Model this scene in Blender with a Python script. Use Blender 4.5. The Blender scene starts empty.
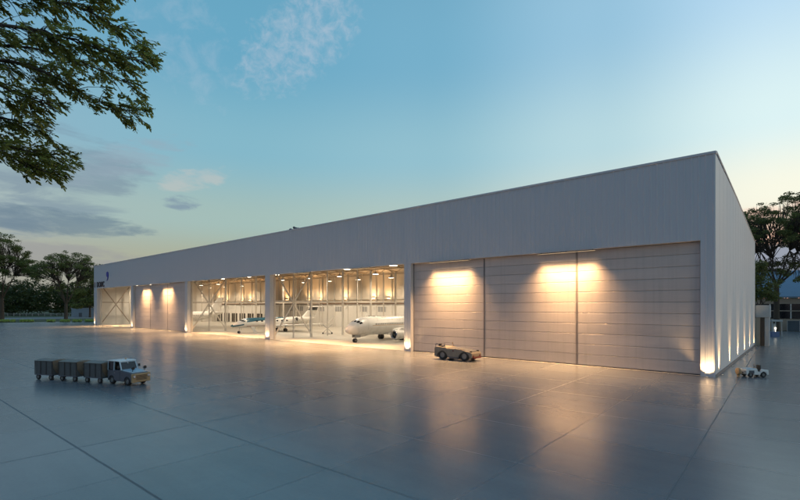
import bpy, bmesh, math, random
from mathutils import Vector, Matrix
PI = math.pi
SC = bpy.context.scene
COL = SC.collection
rnd = random.Random(7)

# ------------------------------------------------------------------ camera
CAM = Vector((6.53, -54.14, 7.0)); ROT = math.radians(41.38); FPX = 459.0; HY = 306.0
cd = bpy.data.cameras.new('camera'); cam = bpy.data.objects.new('camera', cd); COL.objects.link(cam)
cam.location = CAM; cam.rotation_euler = (PI/2, 0, ROT)
cd.lens = FPX/800*36; cd.sensor_width = 36; cd.shift_y = (HY-250)/800; cd.clip_end = 5000; cd.clip_start = 0.2
SC.camera = cam
FW = Vector((-math.sin(ROT), math.cos(ROT), 0)); RT = Vector((math.cos(ROT), math.sin(ROT), 0))

def at(px, py, Z):
    """survey helper: point of the place seen at a photo pixel at Z metres depth"""
    return CAM + FW*Z + RT*((px-400)/FPX*Z) + Vector((0, 0, (HY-py)/FPX*Z))

# ------------------------------------------------------------------ mesh builder
class MB:
    def __init__(s): s.v = []; s.f = []; s.sm = []
    def add(s, vs, fs, smooth=False):
        o = len(s.v); s.v += [tuple(v) for v in vs]
        for f in fs: s.f.append([o+i for i in f]); s.sm.append(smooth)
        return s
    def quad(s, a, b, c, d): return s.add([a, b, c, d], [(0, 1, 2, 3)])
    def box(s, x0, x1, y0, y1, z0, z1, M=None):
        vs = [Vector((x, y, z)) for z in (z0, z1) for y in (y0, y1) for x in (x0, x1)]
        if M: vs = [M @ v for v in vs]
        return s.add(vs, [(0, 2, 3, 1), (4, 5, 7, 6), (0, 1, 5, 4), (2, 6, 7, 3), (0, 4, 6, 2), (1, 3, 7, 5)])
    def bar(s, p, q, w, h=None):
        """square bar from p to q"""
        p = Vector(p); q = Vector(q); d = (q-p)
        L = d.length; d.normalize()
        up = Vector((0, 0, 1)) if abs(d.z) < .95 else Vector((0, 1, 0))
        a = d.cross(up).normalized(); b = a.cross(d)
        h = h or w
        vs = [r + a*(i*w/2) + b*(j*h/2) for r in (p, q) for i, j in ((-1, -1), (1, -1), (1, 1), (-1, 1))]
        return s.add(vs, [(3, 2, 1, 0), (4, 5, 6, 7)] + [(i, (i+1) % 4, 4+(i+1) % 4, 4+i) for i in range(4)])
    def tube(s, pts, rs, n=8, caps=True):
        pts = [Vector(p) for p in pts]; rings = []
        a = None
        for i, p in enumerate(pts):
            d = (pts[min(i+1, len(pts)-1)] - pts[max(i-1, 0)]).normalized()
            if a is None:
                u = Vector((0, 0, 1)) if abs(d.z) < .9 else Vector((1, 0, 0))
                a = d.cross(u).normalized()
            else:
                a = (a - d*a.dot(d))
                a = a.normalized() if a.length > 1e-6 else d.orthogonal().normalized()
            b = d.cross(a)
            r = rs[i] if isinstance(rs, (list, tuple)) else rs
            rings.append([p + (a*math.cos(t*2*PI/n) + b*math.sin(t*2*PI/n))*r for t in range(n)])
        return s.loft(rings, caps)
    def loft(s, rings, caps=True, smooth=True):
        n = len(rings[0]); vs = [v for r in rings for v in r]
        fs = [(k*n+i, k*n+(i+1) % n, (k+1)*n+(i+1) % n, (k+1)*n+i) for k in range(len(rings)-1) for i in range(n)]
        s.add(vs, fs, smooth)
        if caps:
            s.add(rings[0], [tuple(range(n))[::-1]]); s.add(rings[-1], [tuple(range(n))])
        return s
    def lathe(s, prof, c, axis='z', n=20, caps=True):
        """prof: [(r, h)] around an axis through c"""
        c = Vector(c); rings = []
        for r, h in prof:
            ring = []
            for t in range(n):
                x, y = r*math.cos(t*2*PI/n), r*math.sin(t*2*PI/n)
                ring.append(c + (Vector((x, y, h)) if axis == 'z' else Vector((h, x, y)) if axis == 'x' else Vector((y, h, x))))
            rings.append(ring)
        return s.loft(rings, caps)
    def prism(s, poly, y0, y1, axis='y'):
        """poly of (x, z) extruded along y (axis y) or (y, z) along x"""
        n = len(poly)
        g = (lambda a, t, b: (a, t, b)) if axis == 'y' else (lambda a, t, b: (t, a, b))
        vs = [g(a, y0, b) for a, b in poly] + [g(a, y1, b) for a, b in poly]
        return s.add(vs, [tuple(range(n)), tuple(range(2*n-1, n-1, -1))] + [(i, n+i, n+(i+1) % n, (i+1) % n) for i in range(n)])
    def build(s, name, mat, parent=None, loc=None, bevel=0, **tags):
        me = bpy.data.meshes.new(name)
        me.from_pydata(s.v, [], s.f); me.polygons.foreach_set('use_smooth', s.sm)
        bm = bmesh.new(); bm.from_mesh(me); bmesh.ops.recalc_face_normals(bm, faces=bm.faces); bm.to_mesh(me); bm.free()
        me.materials.append(mat); me.update()
        o = bpy.data.objects.new(name, me); COL.objects.link(o)
        if loc: o.location = loc
        if parent: o.parent = parent
        if bevel:
            b = o.modifiers.new('bevel', 'BEVEL'); b.width = bevel; b.segments = 2; b.limit_method = 'ANGLE'
        for k, v in tags.items(): o[k] = v
        return o

def thing(name, label, category, loc=(0, 0, 0), rz=0, group=None):
    o = bpy.data.objects.new(name, None); COL.objects.link(o)
    o.location = loc; o.rotation_euler = (0, 0, rz); o.empty_display_size = .3
    o['label'] = label; o['category'] = category
    if group: o['group'] = group
    return o

def dup(root, loc, rz=0, label=None):
    r = root.copy(); COL.objects.link(r); r.location = loc; r.rotation_euler = (0, 0, rz)
    if label: r['label'] = label
    for ch in list(root.children):
        c = ch.copy(); COL.objects.link(c); c.parent = r
        for g in list(ch.children):
            d = g.copy(); COL.objects.link(d); d.parent = c
    return r

# ------------------------------------------------------------------ materials
def nn(nt, t, **kw):
    n = nt.nodes.new(t)
    for k, v in kw.items(): setattr(n, k, v)
    return n
def M_(nt, op, a, b=None, c=None, clamp=False):
    n = nn(nt, 'ShaderNodeMath', operation=op, use_clamp=clamp)
    for i, v in enumerate((a, b, c)):
        if v is None: continue
        if isinstance(v, (int, float)): n.inputs[i].default_value = v
        else: nt.links.new(v, n.inputs[i])
    return n.outputs[0]
def MIX(nt, f, a, b, mode='MIX'):
    n = nn(nt, 'ShaderNodeMix', data_type='RGBA', blend_type=mode)
    for i, v in ((0, f), (6, a), (7, b)):
        if isinstance(v, (int, float)): n.inputs[i].default_value = v
        elif isinstance(v, tuple): n.inputs[i].default_value = (*v[:3], 1)
        else: nt.links.new(v, n.inputs[i])
    return n.outputs[2]
def NOISE(nt, vec, scale, detail=4, rough=.55, dist=0):
    n = nn(nt, 'ShaderNodeTexNoise'); n.inputs['Scale'].default_value = scale; n.inputs['Detail'].default_value = detail
    n.inputs['Roughness'].default_value = rough; n.inputs['Distortion'].default_value = dist
    if vec is not None: nt.links.new(vec, n.inputs['Vector'])
    return n.outputs['Fac']
def MAPR(nt, v, a, b, c, d, smooth=False):
    n = nn(nt, 'ShaderNodeMapRange', clamp=True)
    if smooth: n.interpolation_type = 'SMOOTHSTEP'
    nt.links.new(v, n.inputs[0])
    for i, x in enumerate((a, b, c, d)): n.inputs[1+i].default_value = x
    return n.outputs[0]
MATS = {}
def mat(name, col, rough=.5, metal=0, var=.12, scale=2.0, bump=0, bscale=40, emit=None, estr=0, stretch=None, col2=None, spec=.5, alpha=None):
    """principled with two-scale tone variation, roughness variation and optional fine bump"""
    m = bpy.data.materials.new(name); m.use_nodes = True; MATS[name] = m
    nt = m.node_tree; b = nt.nodes['Principled BSDF']
    tc = nn(nt, 'ShaderNodeTexCoord'); vec = tc.outputs['Object']
    if stretch:
        mp = nn(nt, 'ShaderNodeMapping'); mp.inputs['Scale'].default_value = stretch
        nt.links.new(vec, mp.inputs['Vector']); vec = mp.outputs[0]
    n1 = NOISE(nt, vec, scale, 6, .6)
    n2 = NOISE(nt, vec, scale*9, 3, .5)
    v = M_(nt, 'ADD', M_(nt, 'MULTIPLY', n1, .7), M_(nt, 'MULTIPLY', n2, .3))
    f = MAPR(nt, v, .32, .68, 0, 1)
    lo = tuple(c*(1-var) for c in col); hi = col2 or tuple(min(1, c*(1+var)) for c in col)
    nt.links.new(MIX(nt, f, lo, hi), b.inputs['Base Color'])
    nt.links.new(MAPR(nt, n1, .3, .7, max(.03, rough*.85), min(1, rough*1.2)), b.inputs['Roughness'])
    b.inputs['Metallic'].default_value = metal
    b.inputs['Specular IOR Level'].default_value = spec
    if bump:
        bp = nn(nt, 'ShaderNodeBump'); bp.inputs['Strength'].default_value = bump; bp.inputs['Distance'].default_value = .02
        nt.links.new(NOISE(nt, vec, bscale, 3), bp.inputs['Height']); nt.links.new(bp.outputs[0], b.inputs['Normal'])
    if emit:
        b.inputs['Emission Color'].default_value = (*emit, 1); b.inputs['Emission Strength'].default_value = estr
    if alpha is not None: b.inputs['Alpha'].default_value = alpha
    return m

WARM = (1.0, .63, .29)
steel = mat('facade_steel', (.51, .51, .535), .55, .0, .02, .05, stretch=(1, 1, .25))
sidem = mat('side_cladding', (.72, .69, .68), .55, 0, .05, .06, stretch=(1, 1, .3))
doorm = mat('door_panel', (.47, .425, .405), .5, .05, .07, .35, stretch=(.25, 1, 2))
trimm = mat('door_trim', (.20, .18, .18), .5, .1, .1, 1)
darkm = mat('dark_gap', (.03, .03, .032), .7, 0, .2, 2)
frame = mat('frame_paint', (.55, .51, .46), .5, .0, .06, .6)
nt_ = doorm.node_tree; b_ = nt_.nodes['Principled BSDF']; src = b_.inputs['Base Color'].links[0].from_socket
tc_ = nn(nt_, 'ShaderNodeTexCoord'); sp_ = nn(nt_, 'ShaderNodeSeparateXYZ'); nt_.links.new(tc_.outputs['Object'], sp_.inputs[0])
cb_ = nn(nt_, 'ShaderNodeCombineXYZ'); nt_.links.new(M_(nt_, 'FLOOR', M_(nt_, 'DIVIDE', M_(nt_, 'SUBTRACT', sp_.outputs[2], .1), 13.43/11)), cb_.inputs[0]); nt_.links.new(M_(nt_, 'FLOOR', M_(nt_, 'DIVIDE', sp_.outputs[0], 12.6)), cb_.inputs[1])
wn_ = nn(nt_, 'ShaderNodeTexWhiteNoise', noise_dimensions='2D'); nt_.links.new(cb_.outputs[0], wn_.inputs['Vector'])
mp_ = nn(nt_, 'ShaderNodeMapping'); mp_.inputs['Scale'].default_value = (2.2, 1, .10); nt_.links.new(tc_.outputs['Object'], mp_.inputs[0])
run = MAPR(nt_, NOISE(nt_, mp_.outputs[0], 1.0, 4), .5, .75, 0, .10)
tone = M_(nt_, 'SUBTRACT', M_(nt_, 'ADD', .95, M_(nt_, 'MULTIPLY', wn_.outputs['Value'], .09)), run)
gx = nn(nt_, 'ShaderNodeCombineColor'); [nt_.links.new(tone, gx.inputs[i]) for i in range(3)]
nt_.links.new(MIX(nt_, 1.0, src, gx.outputs[0], 'MULTIPLY'), b_.inputs['Base Color'])
inwall = mat('inner_cladding', (.68, .60, .50), .6, 0, .08, .12, stretch=(1, 1, .3))
inlow = mat('inner_plaster', (.72, .69, .65), .6, 0, .05, .2)
beamm = mat('truss_paint', (.52, .41, .30), .55, .1, .15, .8)
brace_d = mat('brace_brown', (.27, .22, .18), .55, 0, .12, 1)
ledgem = mat('ledge_paint', (.17, .11, .075), .6, 0, .2, 1)
roofm = mat('roof_sheet', (.60, .52, .43), .55, .2, .1, .1)
shopm = mat('shop_glass', (.035, .028, .022), .12, 0, .3, .5)
floorm = mat('hangar_floor', (.44, .42, .38), .36, 0, .05, .05, spec=.5)
white = mat('white_paint', (.74, .72, .69), .28, 0, .04, .8)
greym = mat('grey_paint', (.36, .36, .36), .4, .1, .1, 1.5)
glassd = mat('dark_glass', (.012, .014, .018), .08, 0, .2, 3)
tyre = mat('rubber', (.018, .018, .019), .75, 0, .25, 8, .3, 60)
rimm = mat('rim_metal', (.20, .20, .20), .45, .3, .15, 6)
chrome = mat('lip_metal', (.6, .6, .62), .22, .9, .06, 3)
redm = mat('tail_red', (.10, .016, .012), .35, 0, .2, 6)
tan = mat('bumper_tan', (.42, .27, .14), .55, .0, .25, 3, .2, 30)
slate = mat('slate_paint', (.085, .095, .115), .45, .1, .15, 2)
paleblue = mat('pale_blue_paint', (.42, .52, .58), .35, .1, .1, 2)
khaki = mat('grey_khaki_paint', (.20, .18, .15), .45, .1, .18, 2)
canvas = mat('grey_canvas', (.10, .10, .10), .85, 0, .25, 3, .5, 25)
canvast = mat('tan_canvas', (.23, .21, .18), .85, 0, .2, 3, .4, 25)
brownc = mat('brown_canvas', (.19, .13, .085), .85, 0, .3, 3, .4, 25)
blackp = mat('black_plastic', (.02, .02, .02), .5, 0, .2, 4)
navy = mat('navy_paint', (.012, .03, .32), .5, 0, .1, 2)
blackl = mat('sign_black', (.02, .018, .025), .5, 0, .1, 2)
washm = mat('washer_lens', (.8, .7, .5), .4, 0, .02, 2, emit=(1, .75, .42), estr=.7)
lampm = mat('lamp_lens', (.9, .8, .6), .4, 0, .02, 2, emit=(1, .86, .62), estr=1.0)
hbay = mat('high_bay_lens', (.9, .9, .85), .4, 0, .02, 2, emit=(1.0, .84, .62), estr=9)
smalllamp = mat('kiosk_lens', (.9, .85, .7), .4, 0, .02, 2, emit=(1, .88, .68), estr=2.2)
housing = mat('lamp_housing', (.10, .10, .10), .5, .3, .15, 4)
bark = mat('bark', (.075, .055, .04), .9, 0, .3, 1.2, .7, 12, stretch=(1, 1, .3))
concrete = mat('annex_render', (.42, .43, .44), .7, 0, .08, .6)
beige = mat('beige_render', (.40, .33, .26), .7, 0, .08, .5)
blueroof = mat('blue_roof', (.20, .28, .36), .5, .1, .08, .3)
woodd = mat('dark_timber', (.05, .035, .025), .6, 0, .3, 2)
bluecrate = mat('blue_plastic', (.10, .15, .30), .5, 0, .15, 2)
fencem = mat('fence_metal', (.32, .33, .34), .5, .3, .15, 2)
roadm = mat('pale_road', (.20, .20, .19), .8, 0, .15, .08)

def leafmat(name, c1, c2, trans=.35, scale=.5):
    m = bpy.data.materials.new(name); m.use_nodes = True; nt = m.node_tree
    b = nt.nodes['Principled BSDF']; out = nt.nodes['Material Output']
    geo = nn(nt, 'ShaderNodeNewGeometry'); tc = nn(nt, 'ShaderNodeTexCoord')
    n = NOISE(nt, tc.outputs['Object'], scale, 3)
    f = M_(nt, 'ADD', M_(nt, 'MULTIPLY', geo.outputs['Random Per Island'], .6), M_(nt, 'MULTIPLY', n, .5))
    col = MIX(nt, MAPR(nt, f, .2, .9, 0, 1), c1, c2)
    nt.links.new(col, b.inputs['Base Color']); b.inputs['Roughness'].default_value = .5
    b.inputs['Specular IOR Level'].default_value = .35
    tr = nn(nt, 'ShaderNodeBsdfTranslucent'); nt.links.new(col, tr.inputs[0])
    ms = nn(nt, 'ShaderNodeMixShader'); ms.inputs[0].default_value = trans
    nt.links.new(b.outputs[0], ms.inputs[1]); nt.links.new(tr.outputs[0], ms.inputs[2]); nt.links.new(ms.outputs[0], out.inputs[0])
    return m
leaf_near = leafmat('near_leaf', (.15, .165, .032), (.35, .34, .08), .6, 2.5)
leaf_far = leafmat('far_leaf', (.10, .125, .034), (.23, .26, .075), .45, .15)
leaf_right = leafmat('right_leaf', (.10, .115, .036), (.24, .25, .08), .5, .2)
leaf_wood = leafmat('wood_leaf', (.028, .042, .012), (.075, .10, .028), .3, .06)
leaf_hedge_lit = leafmat('hedge_leaf_lit', (.36, .46, .10), (.55, .64, .20), .35, .6)  # lamplight on the hedges is put into this bright leaf colour

# ------------------------------------------------------------------ apron concrete
def apron_material():
    m = bpy.data.materials.new('apron_concrete'); m.use_nodes = True; nt = m.node_tree; b = nt.nodes['Principled BSDF']
    tc = nn(nt, 'ShaderNodeTexCoord'); P = tc.outputs['Object']
    sp = nn(nt, 'ShaderNodeSeparateXYZ'); nt.links.new(P, sp.inputs[0])
    th = math.radians(1.55); c, s = math.cos(th), math.sin(th)
    x, y = sp.outputs[0], sp.outputs[1]
    u = M_(nt, 'ADD', M_(nt, 'MULTIPLY', x, c), M_(nt, 'MULTIPLY', y, s))
    v = M_(nt, 'SUBTRACT', M_(nt, 'MULTIPLY', y, c), M_(nt, 'MULTIPLY', x, s))
    # hairline wander of the joints
    wob = M_(nt, 'MULTIPLY', M_(nt, 'SUBTRACT', NOISE(nt, P, .9, 2), .5), .06)
    U = M_(nt, 'DIVIDE', M_(nt, 'SUBTRACT', M_(nt, 'ADD', u, wob), 1.84), 5.88)
    V = M_(nt, 'DIVIDE', M_(nt, 'SUBTRACT', M_(nt, 'ADD', v, wob), -41.15), 5.95)
    def joint(t, per, w):
        d = M_(nt, 'MULTIPLY', M_(nt, 'ABSOLUTE', M_(nt, 'SUBTRACT', M_(nt, 'FRACT', M_(nt, 'ADD', t, .5)), .5)), per)
        return MAPR(nt, d, w*.35, w, 1, 0, True)
    ju = joint(U, 5.88, .05); jv = joint(V, 5.95, .05)
    fade = MAPR(nt, NOISE(nt, P, .22, 3), .38, .6, .1, .6)
    thin = M_(nt, 'MULTIPLY', M_(nt, 'MAXIMUM', ju, jv), fade)
    # expansion joints: every fourth bay is sealed wider
    U4 = M_(nt, 'DIVIDE', U, 4.0); V4 = M_(nt, 'DIVIDE', V, 5.0)
    wide = M_(nt, 'MAXIMUM', joint(U4, 23.52, .055), M_(nt, 'MULTIPLY', joint(V4, 29.75, .06), .8))
    wide2 = joint(M_(nt, 'DIVIDE', M_(nt, 'ADD', V, 1.0), 5.0), 29.75, .075)
    J = M_(nt, 'MAXIMUM', M_(nt, 'MAXIMUM', wide, wide2), thin)
    # slab tones
    cb = nn(nt, 'ShaderNodeCombineXYZ'); nt.links.new(M_(nt, 'FLOOR', U), cb.inputs[0]); nt.links.new(M_(nt, 'FLOOR', V), cb.inputs[1])
    wn = nn(nt, 'ShaderNodeTexWhiteNoise', noise_dimensions='2D'); nt.links.new(cb.outputs[0], wn.inputs['Vector'])
    big = NOISE(nt, P, .045, 5, .6); mid = NOISE(nt, P, .5, 6, .65); fine = NOISE(nt, P, 7, 4, .6)
    mp = nn(nt, 'ShaderNodeMapping'); mp.inputs['Scale'].default_value = (.05, .6, 1); mp.inputs['Rotation'].default_value = (0, 0, .03)
    nt.links.new(P, mp.inputs[0]); streak = NOISE(nt, mp.outputs[0], 1.2, 5, .6)
    t = M_(nt, 'ADD', M_(nt, 'ADD', M_(nt, 'MULTIPLY', big, .45), M_(nt, 'MULTIPLY', mid, .2)), M_(nt, 'ADD', M_(nt, 'MULTIPLY', fine, .12), M_(nt, 'MULTIPLY', streak, .23)))
    t = M_(nt, 'ADD', MAPR(nt, t, .36, .64, 0, 1), M_(nt, 'MULTIPLY', M_(nt, 'SUBTRACT', wn.outputs['Value'], .5), .45))
    col = MIX(nt, M_(nt, 'MULTIPLY', t, 1.0, clamp=True), (.128, .135, .142), (.212, .216, .218))
    col = MIX(nt, M_(nt, 'MULTIPLY', J, .6), col, (.05, .05, .05))
    nt.links.new(col, b.inputs['Base Color'])
    r = M_(nt, 'ADD', MAPR(nt, NOISE(nt, P, .06, 2), .3, .7, .245, .268), M_(nt, 'MULTIPLY', J, .3))
    nt.links.new(r, b.inputs['Roughness']); b.inputs['Specular IOR Level'].default_value = .85
    bp = nn(nt, 'ShaderNodeBump'); bp.inputs['Strength'].default_value = .03; bp.inputs['Distance'].default_value = .01
    h = M_(nt, 'SUBTRACT', M_(nt, 'ADD', M_(nt, 'MULTIPLY', NOISE(nt, P, .25, 2), .7), M_(nt, 'MULTIPLY', fine, .05)), M_(nt, 'MULTIPLY', J, .8))
    nt.links.new(h, bp.inputs['Height']); nt.links.new(bp.outputs[0], b.inputs['Normal'])
    return m

def grass_material():
    m = bpy.data.materials.new('turf'); m.use_nodes = True; nt = m.node_tree; b = nt.nodes['Principled BSDF']
    tc = nn(nt, 'ShaderNodeTexCoord'); P = tc.outputs['Object']
    n = M_(nt, 'ADD', M_(nt, 'MULTIPLY', NOISE(nt, P, .03, 6), .6), M_(nt, 'MULTIPLY', NOISE(nt, P, 1.5, 4), .4))
    nt.links.new(MIX(nt, MAPR(nt, n, .35, .65, 0, 1), (.035, .055, .018), (.085, .105, .035)), b.inputs['Base Color'])
    b.inputs['Roughness'].default_value = .9
    return m
apronm = apron_material(); turfm = grass_material()
g = MB().quad((-2500, -2500, -.06), (2500, -2500, -.06), (2500, 2500, -.06), (-2500, 2500, -.06)).build('ground', turfm, kind='structure')
MB().quad((-243, -260, 0), (160, -260, 0), (160, 113, 0), (-243, 113, 0)).build('apron', apronm, kind='structure')
MB().quad((-352, -320, -.05), (-300, -320, -.05), (-300, 420, -.05), (-352, 420, -.05)).build('road', roadm, kind='structure')

# ------------------------------------------------------------------ hangar
L = 196.5; D = 48.0; ZH = 13.55; ZT = 22.2
PROF = [(0, ZT), (19, 20.85), (D, 18.15)]
def zroof(y):
    for (a, za), (b, zb) in zip(PROF, PROF[1:]):
        if y <= b: return za+(zb-za)*(y-a)/(b-a)
    return PROF[-1][1]
hangar = thing('hangar', 'long grey metal aircraft hangar with open lit bays and closed panel doors', 'hangar')

def corrugated(mb, x0, x1, z0, z1, y, pitch=.62, dep=.046):
    xs = []; x = x0
    n = max(1, round((x1-x0)/pitch)); p = (x1-x0)/n
    for k in range(n):
        a = x0+k*p
        xs += [(a, y), (a+p*.60, y), (a+p*.70, y-dep), (a+p*.90, y-dep)]
    xs.append((x1, y))
    vs = [(x, yy, z) for z in (z0, z1) for x, yy in xs]; m = len(xs)
    mb.add(vs, [(i, i+1, m+i+1, m+i) for i in range(m-1)])
mb = MB(); corrugated(mb, -L, 0, ZH, ZT-.25, -.02); mb.box(-L, -.002, .0, .55, ZH, ZT-.25)
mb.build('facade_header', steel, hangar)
mb = MB(); mb.box(-L-.06, .06, -.13, .62, ZT-.25, ZT); mb.build('coping', steel, hangar, bevel=.02)
PIERS = [(-196.5, -192.9), (-157.7, -155.9), (-117.9, -116.5), (-79.3, -77.5), (-40.3, -38.9), (-1.25, 0)]
for i, (a, b) in enumerate(PIERS):
    mb = MB(); corrugated(mb, a, b, 0, ZH-.002, -.02, .55); mb.box(a+(.003 if i else 0), b-.003, .0, .95, 0, ZH-.002)
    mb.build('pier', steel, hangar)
# side wall along the right end, its top falling to the back
mb = MB(); mb.prism([(-.018, 0), (D, 0), (D, 18.15), (19, 20.85), (-.018, ZT-.253)], -.3, 0, 'x')
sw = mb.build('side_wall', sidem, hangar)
mb = MB()
for k in range(1, 17): mb.box(.0, .008, k*2.95-.03, k*2.95+.03, .3, zroof(k*2.95)-.1)
mb.build('cover_strip', sidem, hangar)
mb = MB(); mb.box(.0, .05, 0, D, .0, .28); mb.build('plinth', trimm, hangar)
mb = MB()
for (a, za), (b, zb) in zip(PROF, PROF[1:]):
    aa = a if a else .62
    mb.add([(-.36, aa, za-.02), (.06, aa, za-.02), (.06, b, zb-.02), (-.36, b, zb-.02), (-.36, aa, za+.14), (.06, aa, za+.14), (.06, b, zb+.14), (-.36, b, zb+.14)],
           [(0, 1, 2, 3), (7, 6, 5, 4), (0, 4, 5, 1), (1, 5, 6, 2), (2, 6, 7, 3), (3, 7, 4, 0)])
mb.build('verge_trim', steel, hangar)
# far end wall
mb = MB(); mb.prism([(.555, 0), (D, 0), (D, 18.15), (19, 20.85), (.555, ZT-.26)], -L, -L+.3, 'x'); mb.build('end_wall', inlow, hangar)
# back wall, ledge, glazing
mb = MB(); mb.box(-L+.305, -.305, D-.6, D-.3, 0, 7.6); mb.build('back_wall', inlow, hangar)
mb = MB(); mb.box(-L+.305, -.305, D-.55, D-.3, 8.0, 17.6); mb.build('back_cladding', inwall, hangar)
mb = MB(); mb.box(-L+.305, -.305, D-.95, D-.3, 7.602, 7.998); mb.build('ledge', ledgem, hangar)
mb = MB(); mb.box(-L+.305, -.305, D-1.1, D-.9, 9.2, 9.38); mb.build('handrail', frame, hangar)
x = -L+3
k = 0
while x < -70:
    if x < -150 or -100 < x < -83:
        wdt = 4.6 if x < -150 else 5.4
        mb = MB(); mb.box(x, x+wdt, D-.66, D-.602, .15 if x < -150 else 2.6, 3.9)
        w = mb.build('shop_window', shopm, hangar)
        for q in range(1, 3): MB().box(x+wdt*q/3-.06, x+wdt*q/3+.06, D-.70, D-.662, .15 if x < -150 else 2.6, 3.9).build('mullion', frame, w)
    k += 1; x += 6.5
for x0 in (-139, -133, -121, -112, -100, -92):
    mb = MB(); mb.box(x0, x0+3.4, D-.66, D-.602, 5.2, 6.8); w = mb.build('upper_window', greym, hangar)
    for q in range(4): MB().box(x0+q*1.1, x0+q*1.1+.12, D-.70, D-.662, 5.2, 6.8).build('window_frame', white, w)
x = -L+6.3
while x < -70:
    MB().box(x-.22, x+.22, D-.86, D-.552, 8.0, 17.5).build('wall_column', frame, hangar)
    MB().box(x-.2, x+.2, D-.86, D-.612, 0, 7.6).build('wall_column', inlow, hangar)
    x += 6.5
# roof sheet
mb = MB()
for (a, za), (b, zb) in zip(PROF, PROF[1:]):
    a = max(a, .56)
    mb.add([(-L+.3, a, za-.75), (-.3, a, za-.75), (-.3, b, zb-.75), (-L+.3, b, zb-.75), (-L+.3, a, za-.45), (-.3, a, za-.45), (-.3, b, zb-.45), (-L+.3, b, zb-.45)],
           [(0, 1, 2, 3), (7, 6, 5, 4), (0, 4, 5, 1), (1, 5, 6, 2), (2, 6, 7, 3), (3, 7, 4, 0)])
mb.build('roof', roofm, hangar)
MB().quad((-L+.3, .0, .02), (-.3, .0, .02), (-.3, D-.3, .02), (-L+.3, D-.3, .02)).build('floor', floorm, hangar)
# lattice trusses along the hall
for yt in (9, 20, 31, 41):
    zt = zroof(yt)-1.2; zb = zt-1.5
    mb = MB(); mb.bar((-L+.35, yt, zt), (-.35, yt, zt), .3); mb.bar((-L+.35, yt, zb), (-.35, yt, zb), .28)
    x = -L+2; up = True
    while x < -36:
        mb.bar((x, yt, zb if up else zt), (x+3.2, yt, zt if up else zb), .14); up = not up; x += 3.2
    mb.build('roof_truss', beamm, hangar)
mb = MB()
for k in range(30):
    x = -L+3+k*6.45
    if x > -36: break
    mb.bar((x, 1.2, zroof(1)-1.0), (x, 19, zroof(19)-1.0), .16, .25); mb.bar((x, 19, zroof(19)-1.0), (x, D-.8, zroof(D)-1.0), .16, .25)
mb.build('rafters', beamm, hangar)
# braced cross frames between the bays
for xf in (-192.4, -116.9, -77.9):
    fr = bpy.data.objects.new('braced_frame', None); COL.objects.link(fr); fr.parent = hangar
    ys = [1.35, 6.2, 11.0, 15.8, 20.6, 25.4, 30.2, 35, 39.8, 44.6]
    fm = frame if xf > -190 else brace_d
    for i, y in enumerate(ys):
        wd = .40 if i % 2 == 0 else .24
        MB().box(xf-wd/2, xf+wd/2, y-wd/2, y+wd/2, .004, min(zroof(y)-1.3, 16.2 if i else 20)).build('column', frame, fr)
    for (ya, za, yb, zb) in ((1.35, 14.6, 11.0, .5), (11.0, 14.6, 1.35, .5)):
        off = .09 if ya < 5 else -.09
        MB().bar((xf+off, ya, za), (xf+off, yb, zb), .17, .30).build('cross_brace', fm, fr)
    for zz in ((8.0,) if xf > -190 else (8.4,)):
        mb = MB()
        for a, b in zip(ys, ys[1:]): mb.box(xf-.1, xf+.1, a+.21, b-.21, zz-.16, zz+.16)
        mb.build('girt', fm, fr)
# closed door leaves
def door_leaf(x0, x1, y):
    w = x1-x0; h = ZH-.12; n = 11; rh = h/n
    mb = MB(); mb.box(x0+.01, x1-.01, y+.06, y+.16, .08, ZH-.03)
    for k in range(n):
        z0 = .1+k*rh
        mb.add([(x0+.13, y+.03, z0+.015), (x1-.13, y+.03, z0+.015), (x1-.13, y, z0+.045), (x0+.13, y, z0+.045),
                (x0+.13, y, z0+rh-.045), (x1-.13, y, z0+rh-.045), (x1-.13, y+.03, z0+rh-.015), (x0+.13, y+.03, z0+rh-.015)],
               [(0, 1, 2, 3), (3, 2, 5, 4), (4, 5, 6, 7), (0, 3, 4, 7), (1, 6, 5, 2)])
    o = mb.build('door_leaf', doorm, hangar)
    mb = MB(); mb.box(x0+.012, x0+.11, y-.03, y+.056, .08, ZH-.05); mb.box(x1-.11, x1-.012, y-.03, y+.056, .08, ZH-.05)
    mb.build('leaf_stile', trimm, o)
    MB().box(x0+.015, x1-.015, y-.02, y+.2, .01, .078).build('bottom_seal', blackp, o)
for xs in ((-38.9, -26.35, -13.75, -1.25), (-155.9, -143.2, -130.6, -117.9)):
    for a, b in zip(xs, xs[1:]): door_leaf(a, b, .62)
    MB().box(xs[0]+.01, xs[-1]-.01, .30, .52, .006, .03).build('door_track', greym, hangar)

# sign lettering and emblem on the header
def text_mesh(name, body, size, loc, m, depth, **tags):
    cu = bpy.data.curves.new(name, 'FONT'); cu.body = body; cu.size = size; cu.extrude = depth; cu.offset = size*.018; cu.space_character = 1.08
    tmp = bpy.data.objects.new('lettering', cu); COL.objects.link(tmp)
    dg = bpy.context.evaluated_depsgraph_get(); dg.update()
    me = bpy.data.meshes.new_from_object(tmp.evaluated_get(dg)); me.name = name
    bpy.data.objects.remove(tmp); bpy.data.curves.remove(cu)
    me.materials.clear(); me.materials.append(m)
    o = bpy.data.objects.new(name, me); COL.objects.link(o); o.location = loc; o.rotation_euler = (PI/2, 0, 0)
    for k, v in tags.items(): o[k] = v
    return o
text_mesh('wall_lettering', 'I  DOMC', 2.75, (-195.2, -.17, 14.05), blackl, .06, label='dark raised capital letters low on the far end of the hangar header', category='sign')
mb = MB()
mb.lathe([(1.0, 0), (1.0, .16)], (-180.5, -.26, 18.3), 'y', 28)
pts = []
for k in range(13):
    a = -.15+k/12*1.5; pts.append((-180.5+math.cos(-a)*1.0*(1-.02*k), 18.3+math.sin(-a)*2.6))
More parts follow.
